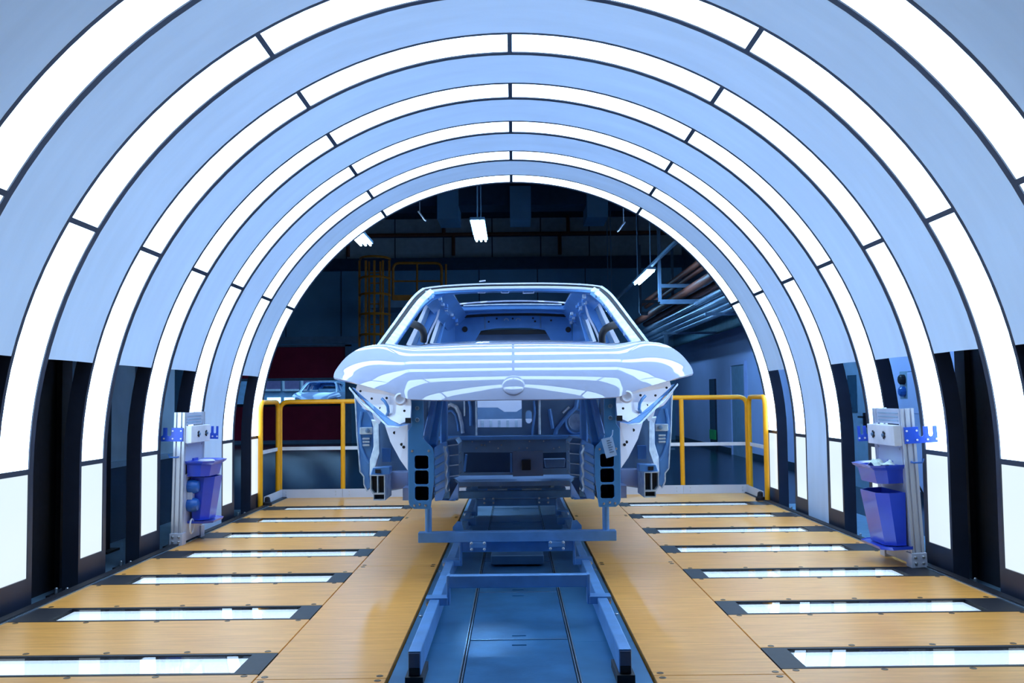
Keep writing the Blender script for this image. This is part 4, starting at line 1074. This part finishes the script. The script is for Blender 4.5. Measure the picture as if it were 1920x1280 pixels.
tag(MB().tube(ring_, 0.018, 8, closed=True).build('tape_roll', WHITEBAR, None, smooth=True), 'white tape roll lying in the left blue tray', 'tape roll')
xR = 2.325; yR0, yR1 = 5.82, 6.24
stR, innR, sR = workstation('right', xR, yR0, yR1, 0.915, TR, 'aluminium workstation with blue racks at the right arch legs')
X = tray_and_bin(innR, sR, yR0 + 0.02, yR1 - 0.02, 0.585, 0.10, 'right', TR, None, (yR0 - 0.01, yR1 - 0.06))
MB().tube(bspline([at(1716, 885, 5.98), at(1722, 902, 6.0), at(1730, 912, 6.04), at(1737, 930, 6.08), at(1741, 945, 6.1)], 14), 0.006, 6).build('power_cable', RUBBER, stR, smooth=True)
rows = []
rnd = random.Random(5)
for i in range(9):
    rows.append([(X(0.045 + 0.10 * j / 6), (yR0 + 0.08) + 0.24 * i / 8, 0.575 + 0.03 * math.sin(i * 1.1) * math.sin(j * 0.9 + 0.5) + rnd.uniform(0, 0.012)) for j in range(7)])
tag(MB().grid(rows, 0.004).build('wipe_cloth', CLOTH, None, smooth=60), 'crumpled patterned wipe lying in the right blue tray', 'cloth')

# ------------------------------------------------------------------ hall around the tunnel
HZ = -0.43
Y_BACK = 33.0
X_RW = 5.35
struct(MB().box(-14, 14, -8, 60, HZ - 0.1, HZ).build('floor_hall', HALLF), 'dark glossy hall floor')
SB = Y_BACK / FPX
zb = lambda v: at(960, v, Y_BACK).z
xb = lambda u: at(u, 700, Y_BACK).x
# right side wall, with band and baseboard
wr = struct(MB().box(X_RW, X_RW + 0.2, 2.0, Y_BACK, HZ, 2.62).build('wall_right', HALLWR), 'pale blue side wall of the hall')
MB().box(X_RW - 0.02, X_RW + 0.2, 2.0, Y_BACK, 2.62, 3.2).build('upper_band', HALLBAND, wr)
MB().box(X_RW + 0.3, X_RW + 0.5, 2.0, Y_BACK, 3.2, 7.6).build('upper_wall', HALLDARK, wr)
struct(MB().box(X_RW - 0.02, X_RW, 2.0, Y_BACK, HZ, HZ + 0.14).build('baseboard_right', DADO), 'dark baseboard of the side wall')
# back wall around the roll-up door opening
dx0, dx1 = -9.3, xb(649); dz1 = zb(646)
wb = struct(MB().box(dx1, X_RW + 0.3, Y_BACK, Y_BACK + 0.3, HZ, zb(505)).build('wall_back', HALLW), 'dark blue back wall of the hall')
MB().box(-12, dx1, Y_BACK, Y_BACK + 0.3, dz1, zb(505)).build('wall_above_door', HALLW, wb)
MB().box(-12, dx0, Y_BACK, Y_BACK + 0.3, HZ, dz1).build('wall_beside_door', HALLW, wb)
MB().box(-12, X_RW + 0.3, Y_BACK - 0.35, Y_BACK + 0.3, zb(505), zb(484)).build('dark_beam', HALLDARK, wb)
for i in range(12):
    x0 = -12 + i * 1.62
    for a, b in ((484, 443), (440, 408)):
        MB().box(x0 + 0.02, x0 + 1.60, Y_BACK - 0.05, Y_BACK + 0.25, zb(a) + 0.03, zb(b) - 0.02).build('wall_panel', PANELW, wb)
MB().box(-12, 7, Y_BACK + 0.02, Y_BACK + 0.3, zb(484), 7.8).build('upper_wall', HALLDARK, wb)
for u in (536, 640, 702, 900, 1010, 1100):
    MB().box(xb(u) - 0.015, xb(u) + 0.015, Y_BACK - 0.02, Y_BACK, 2.9, zb(505)).build('wall_seam', HALLDARK, wb)
MB().box(xb(500), dx1 + 1.0, Y_BACK - 0.06, Y_BACK, zb(640), zb(627)).build('door_lintel', GREYP, wb)
# pipes along the upper back wall
t = thing('sprinkler_pipe', (0, Y_BACK - 0.3, zb(441)), 'rust red sprinkler pipe with drops along the upper back wall', 'pipe')
MB().tube([(-12, Y_BACK - 0.3, zb(441)), (5.3, Y_BACK - 0.3, zb(441))], 0.06, 8).build('main', RUST, t, smooth=True)
for u, va, vb in ((656, 441, 480), (835, 410, 441), (853, 441, 480), (1068, 408, 441), (1052, 441, 480)):
    MB().tube([(xb(u), Y_BACK - 0.3, zb(va)), (xb(u), Y_BACK - 0.3, zb(vb))], 0.06, 8).build('drop', RUST, t, smooth=True)
# left wall: glazed partition close by and dark hall wall
wl = struct(MB().box(-12.2, -12, 2, Y_BACK, HZ, 7.6).build('wall_left', HALLDARK), 'dark left wall of the hall')
pt = thing('glazed_partition', (-3.6, 7.0, HZ), 'glazed partition with dark dado behind the left arch legs', 'partition')
MB().box(-3.66, -3.56, 4.0, 10.6, HZ, 0.42).build('dado', DADO, pt)
MB().box(-3.64, -3.55, 4.0, 10.6, 0.42, 0.47).build('sill', GREYP, pt)
MB().box(-3.66, -3.56, 4.0, 10.6, 2.2, 2.6).build('head', DADO, pt)
for i in range(6):
    ya = 4.0 + i * 1.1
    MB().box(-3.66, -3.56, ya, ya + 0.07, 0.47, 2.2).build('mullion', GREYP, pt)
    MB().box(-3.62, -3.605, ya + 0.07, ya + 1.1, 0.47, 2.2).build('pane', PANE, pt)
# ceiling with beams and a duct
ce = struct(MB().box(-12.2, X_RW + 0.5, 2.0, Y_BACK + 0.3, 7.7, 7.9).build('ceiling', HALLDARK), 'dark hall ceiling')
for y in (13, 19, 25, 31):
    MB().box(-12, X_RW + 0.3, y - 0.15, y + 0.15, 7.1, 7.7).build('ceiling_beam', HALLDARK, ce)
t = thing('air_duct', (0.2, 22, 6.0), 'dark rectangular air duct hung under the hall ceiling', 'duct')
MB().box(-6.5, 5.0, 26.4, 27.4, at(960, 412, 26.4).z + 0.4, at(960, 412, 26.4).z + 1.3).build('main_duct', HALLDARK, t)
for x in (-5.5, -2.0, 1.5, 4.5):
    MB().tube([(x, 26.9, at(960, 412, 26.4).z + 1.3), (x, 26.9, 7.7)], 0.03, 6).build('hanger_rod', HANG, t)
for u in (840, 976, 1120):
    x = at(u, 400, 26.3).x
    MB().box(x - 0.28, x + 0.28, 26.2, 27.6, at(960, 410, 26.3).z, at(960, 350, 26.3).z).build('flange', HALLW, t)

# doors in the right wall
def wall_door(n, y0, y1, z1, label, win=None, handle=True):
    t = struct(MB().box(X_RW - 0.03, X_RW, y0, y1, HZ, z1).build('door_%d' % n, DOORM), label)
    for ya, yb in ((y0 - 0.08, y0), (y1, y1 + 0.08)):
        MB().box(X_RW - 0.06, X_RW, ya, yb, HZ, z1 + 0.08).build('door_frame', HALLWR, t)
    MB().box(X_RW - 0.06, X_RW, y0, y1, z1, z1 + 0.08).build('door_frame', HALLWR, t)
    if win:
        MB().box(X_RW - 0.045, X_RW - 0.03, *win).build('vision_pane', mat('dark_pane', (0.03, 0.08, 0.14), 0.1), t)
    if handle:
        MB().box(X_RW - 0.09, X_RW - 0.03, y0 + 0.12, y0 + 0.16, 0.50, 0.72).build('handle_plate', BLACK, t)
        MB().box(X_RW - 0.10, X_RW - 0.07, y0 + 0.12, y0 + 0.36, 0.64, 0.67).build('door_handle', BLACK, t)
    return t
wall_door(1, 14.9, 16.2, 1.75, 'pale grey door with slim vision pane in the right wall', (15.45, 15.85, 0.72, 1.30))
wall_door(2, 22.9, 24.3, 1.72, 'farther grey door in the right wall', None, False)
t = struct(MB().box(X_RW - 0.05, X_RW, 26.3, 27.0, HZ, 1.45).build('door_3', DADO), 'narrow dark doorway at the far right wall')
tag(MB().box(X_RW - 0.09, X_RW - 0.051, 26.2, 26.9, -0.15, 0.1).build('exit_sign', GREEN), 'small green exit sign low on the far right wall', 'sign')
t = thing('wall_cabinet', (X_RW - 0.1, 12.9, 0.6), 'pale electrical cabinet with conduit and sockets on the right wall', 'cabinet')
MB().box(X_RW - 0.16, X_RW, 12.75, 13.15, 0.74, 1.28).build('cabinet_box', HALLWR, t, bevel=0.01)
MB().tube([(X_RW - 0.08, 12.95, 1.28), (X_RW - 0.08, 12.95, 2.6)], 0.03, 8).build('conduit', GREYP, t)
MB().box(X_RW - 0.10, X_RW, 13.25, 13.55, 0.93, 1.30).build('socket_panel', GREYP, t)
for z in (1.03, 1.19):
    MB().lathe((X_RW - 0.11, 13.4, z), [(0.07, 0.02), (0.07, -0.04), (0.05, -0.06)], 10, 'x').build('socket', BLACK if z > 1.1 else SOCKET, t)
# pipes and trays along the right wall
def ypipe(u, v, Yref, r, ya, yb_, material, name, parent):
    p = at(u, v, Yref)
    return MB().tube([(p.x, ya, p.z), (p.x, (ya + yb_) / 2, p.z), (p.x, yb_, p.z)], r, 10).build(name, material, parent, smooth=True)
t = thing('conduit_run', (4.3, 18, 3.0), 'bundle of silver conduits running along the right wall', 'pipes')
for u, v, r in ((1340, 570, 0.09), (1345, 580, 0.06), (1330, 558, 0.07), (1350, 588, 0.05)):
    ypipe(u, v, 20.5, r, 10.5, 31, SILVER, 'conduit', t)
for y in (14, 20, 26):
    p = at(1340, 575, 20.5); MB().box(p.x - 0.3, X_RW - 0.025, y - 0.03, y + 0.03, p.z - 0.22, p.z - 0.16).build('bracket', GREYP, t)
t = thing('pipe_run', (4.0, 18, 4.0), 'rust brown pipes hung above the silver conduits', 'pipes')
for u, v, r in ((1300, 500, 0.07), (1312, 506, 0.06), (1290, 545, 0.10), (1310, 552, 0.08), (1330, 548, 0.07)):
    ypipe(u, v, 22, r, 10.5, 31, RUST, 'pipe', t)
def hanger(u0, u1, v0, v1, Y, label):
    a = at(u0, v0, Y); b = at(u1, v1, Y)
    t = thing('pipe_hanger', (a.x, Y, b.z), label, 'hanger', 'pipe hangers')
    for x in (a.x, b.x): MB().box(x - 0.035, x + 0.035, Y - 0.035, Y + 0.035, b.z, a.z + 1.2).build('drop_rod', HANG, t)
    MB().box(a.x, b.x, Y - 0.04, Y + 0.04, b.z - 0.05, b.z + 0.05).build('crossbar', HANG, t)
    m_ = b.z + (a.z - b.z) * 0.45
    MB().box(a.x, b.x, Y - 0.04, Y + 0.04, m_ - 0.04, m_ + 0.04).build('crossbar', HANG, t)
hanger(1236, 1330, 500, 565, 22, 'steel trapeze hanger nearest, carrying the rust brown pipes')
hanger(1200, 1262, 538, 587, 28, 'smaller steel trapeze hanger farther back under the pipes')
t = thing('wall_column', (at(1249, 620, 27).x, 27, HZ), 'slim grey column below the silver conduits', 'column')
p = at(1249, 606, 27); MB().tube([(p.x, 27, HZ), (p.x, 27, p.z - 0.2)], 0.07, 12).build('shaft', GREYP, t, smooth=True)
MB().box(p.x - 0.15, p.x + 0.15, 26.85, 27.15, HZ, HZ + 0.03).build('foot_plate', GREYP, t)

# hanging fluorescent lamps
def tube_lamp(x, z, ya, yb_, label, tubes=3, sp=0.09, cord=True):
    t = thing('tube_lamp', (x, (ya + yb_) / 2, z), label, 'lamp', 'hanging tube lamps')
    for i in range(tubes):
        xx = x + (i - (tubes - 1) / 2) * sp
        MB().tube([(xx, ya, z), (xx, yb_, z)], 0.020, 8).build('tube', TUBE, t, smooth=True)
    MB().box(x - sp * tubes / 2, x + sp * tubes / 2, ya - 0.05, yb_ + 0.05, z + 0.03, z + 0.08).build('housing', GREYP, t)
    for y in (ya + 0.1, yb_ - 0.1):
        MB().tube([(x, y, z + 0.08), (x, y, 7.7)], 0.012, 6).build('suspension', GREYP, t)
    return t
p = at(895, 416, 18); tube_lamp(p.x, p.z, 18, 20.2, 'bright tube lamp hanging above the car body roof in the hall')
p = at(667, 440, 17.6); tube_lamp(p.x, p.z, 16.6, 18.8, 'bright tube lamp half hidden by the left of the farthest arch')
p = at(1221, 508, 20); tube_lamp(p.x, p.z, 20, 22.3, 'bright tube lamp on the long conduit above the right pipes', 2, 0.09)
q = at(1162, 556, 27.0); tube_lamp(p.x, p.z, 28.0, 29.2, 'small far tube lamp beside the right car pillar', 2, 0.09)
for i_, yy in enumerate((5.6, 9.4, 13.2)):  # unseen lamps added to brighten the side wall, hidden behind the canopy
    tube_lamp(3.55, 3.1, yy, yy + 2.2, '%s unseen tube lamp added over the right aisle to brighten the side wall' % ('nearest', 'middle', 'farthest')[i_], 2, 0.09)
ct = MB().tube([(p.x, 10.5, p.z + 0.11), (p.x, 31, p.z + 0.11)], 0.04, 8)
tag(ct.build('lamp_conduit', GREYP, None, smooth=True), 'straight conduit carrying the tube lamps on the right', 'conduit')
# small spring hooks hanging at the far arch
for (u, v, lab) in ((787, 372, 'small metal hook hanging left of centre inside the farthest arch'), (1169, 392, 'small metal hook hanging right of centre inside the farthest arch')):
    Yh = 10.2; sg = 1 if u < 960 else -1
    t = thing('hanging_hook', at(u, v + 30, Yh), lab, 'hook', 'hanging hooks')
    MB().tube([Vector((at(u, v, Yh).x, Yh, 7.7)), at(u, v + 26, Yh)], 0.004, 6).build('wire', SILVER, t)
    MB().tube([at(u - 3 * sg, v + 24, Yh), at(u + sg * 2, v + 30, Yh), at(u + sg * 9, v + 40, Yh), at(u + sg * 12, v + 42, Yh)], 0.010, 6).build('clip', SILVER, t, smooth=True)

# orange caged ladder with platform in front of the back wall
YL = 28.5
lad = thing('caged_ladder', (at(703, 700, YL).x, YL, HZ), 'orange caged ladder in front of the hall back wall', 'ladder')
A = lambda u, v, dy=0: at(u, v, YL + dy)
cx_ = A(703, 600).x; rw = abs(A(731, 600).x - A(675, 600).x) / 2
for i, (u, dy) in enumerate(((674, 0.1), (686, -0.35), (702, -0.5), (718, -0.35), (730, 0.1))):
    MB().beam(A(u, 488, dy), A(u, 650, dy), 0.06, 0.05, (0, 1, 0)).build('cage_strip', ORANGE, lad)
for v in (485, 522, 553, 590, 628):
    pts = [(cx_ + rw * math.cos(a), YL + 0.1 - 0.62 * math.sin(a), A(703, v).z) for a in [math.pi * i / 12 for i in range(13)]]
    MB().tube(pts, 0.035, 6).build('cage_hoop', ORANGE, lad, smooth=True)
for u in (692, 713): MB().beam(A(u, 490, 0.25), Vector((A(u, 490, .25).x, YL + 0.25, HZ)), 0.05, 0.05, (0, 1, 0)).build('stile', ORANGE, lad)
z = HZ + 0.3
while z < A(700, 500).z:
    MB().tube([(A(692, 500).x, YL + 0.25, z), (A(713, 500).x, YL + 0.25, z)], 0.02, 6).build('rung', ORANGE, lad); z += 0.3
pf = thing('service_platform', (A(785, 700).x, YL + 0.6, HZ), 'grey service platform with orange railing beside the caged ladder', 'platform')
MB().box(A(678, 565).x, A(838, 565).x, YL + 0.3, YL + 2.0, A(700, 575).z, A(700, 562).z).build('deck', GREYP, pf)
rail_tube([A(737, 562, .35), A(737, 493, .35), A(828, 493, .35), A(828, 562, .35)], 0.04, 0.2).build('top_rail', ORANGE, pf, smooth=True)
for u in (782, 836): MB().tube([A(u, 495, .35), A(u, 562, .35)], 0.03, 6).build('post', ORANGE, pf)
MB().tube([A(737, 527, .35), A(828, 527, .35)], 0.025, 6).build('middle_rail', ORANGE, pf)
MB().beam(A(737, 558, .33), A(828, 558, .33), 0.03, 0.16).build('toe_board', ORANGE, pf)
for u in (679, 832): MB().box(A(u - 3, 600).x, A(u + 3, 600).x, YL + 0.4, YL + 0.5, HZ, A(700, 570).z).build('column', GREYP, pf)
MB().beam(A(690, 575, .45), A(735, 625, .45), 0.08, 0.08).build('brace', GREYP, pf)

# red roll-up door with vision strip, lit booth and second car body behind it
dr = struct(MB().box(dx0, dx1, Y_BACK + 0.05, Y_BACK + 0.12, zb(704), dz1).build('door_4', RED), 'red roll-up door with a clear vision strip')
MB().box(dx0, dx1, Y_BACK + 0.05, Y_BACK + 0.12, HZ + 0.05, zb(753)).build('lower_curtain', RED, dr)
MB().box(dx0, dx1, Y_BACK + 0.03, Y_BACK + 0.14, zb(709), zb(704)).build('curtain_bar', GREYP, dr)
MB().box(dx0, dx1, Y_BACK + 0.03, Y_BACK + 0.14, zb(757), zb(752)).build('curtain_bar', DADO, dr)
MB().box(dx0, dx1, Y_BACK + 0.03, Y_BACK + 0.14, HZ, HZ + 0.12).build('bottom_bar', GREYP, dr)
MB().box(dx0, dx1, Y_BACK + 0.08, Y_BACK + 0.085, zb(752), zb(709)).build('vision_strip', WINGLASS, dr)
MB().box(dx1 - 0.02, dx1 + 0.18, Y_BACK - 0.08, Y_BACK, HZ, dz1 + 0.15).build('guide_rail', GREYP, dr)
MB().box(dx0, dx1 + 0.18, Y_BACK - 0.08, Y_BACK, dz1, dz1 + 0.06).build('guide_rail', SILVER, dr)
bo = struct(MB().box(-20, -2, 56, 56.2, HZ, 6).build('wall_booth', mat('booth_wall', (0.35, 0.55, 0.75), 0.5)), 'pale wall of the lit booth behind the red door')
MB().box(-20, -2, 33.5, 56, 4.2, 4.3).build('booth_ceiling', mat('booth_wall', (0.35, 0.55, 0.75)), bo)
MB().box(-20.2, -20, 33.5, 56, HZ, 4.3).build('booth_side', mat('booth_wall', (0.35, 0.55, 0.75)), bo)
for i in range(4):
    t = tag(MB().box(-14.5 + i * 2.6, -13.3 + i * 2.6, 35, 54, 4.10, 4.18).build('booth_light', ROOML), '%s ceiling light row of the booth behind the red door' % ORD[i + 1], 'ceiling light', 'booth lights')
for i, u in enumerate((499, 534, 569)):
    a, b = at(u, 712, 55.8), at(u + 27, 729, 55.8)
    t = struct(MB().box(a.x, b.x, 55.8, 55.95, b.z, a.z).build('window_%d' % (i + 1), mat('rosy_pane', (0.22, 0.16, 0.30), 0.3)), 'rosy window pane in the booth wall')
    MB().box(a.x - 0.12, a.x, 55.75, 55.95, b.z - 0.1, a.z).build('window_frame', WHITEBAR, t)
    MB().box(a.x, b.x, 55.75, 55.95, b.z - 0.12, b.z).build('window_sill', WHITEBAR, t)
for i, (u0, u1) in enumerate(((500, 525), (532, 553))):
    a, b = at(u0, 745, 50), at(u1, 751, 50)
    t = thing('white_cabinet', ((a.x + b.x) / 2, 50, HZ), '%s white cabinet with a glowing top behind the red door' % ('left' if i == 0 else 'right'), 'cabinet', 'white cabinets in the booth')
    MB().box(a.x, b.x, 50, 50.5, HZ, a.z - 0.25).build('body', WHITEBAR, t)
    MB().box(a.x + 0.03, b.x - 0.03, 49.95, 50.3, a.z - 0.25, a.z).build('glowing_top', ROOML, t)  # top of the white box built as an emissive surface
c2 = copy_tree(car, None, (at(590, 700, 43).x, 37.5, 0.02))
c2['label'] = 'second white car body far behind the vision strip of the red door'
car['group'] = c2['group'] = 'car bodies'
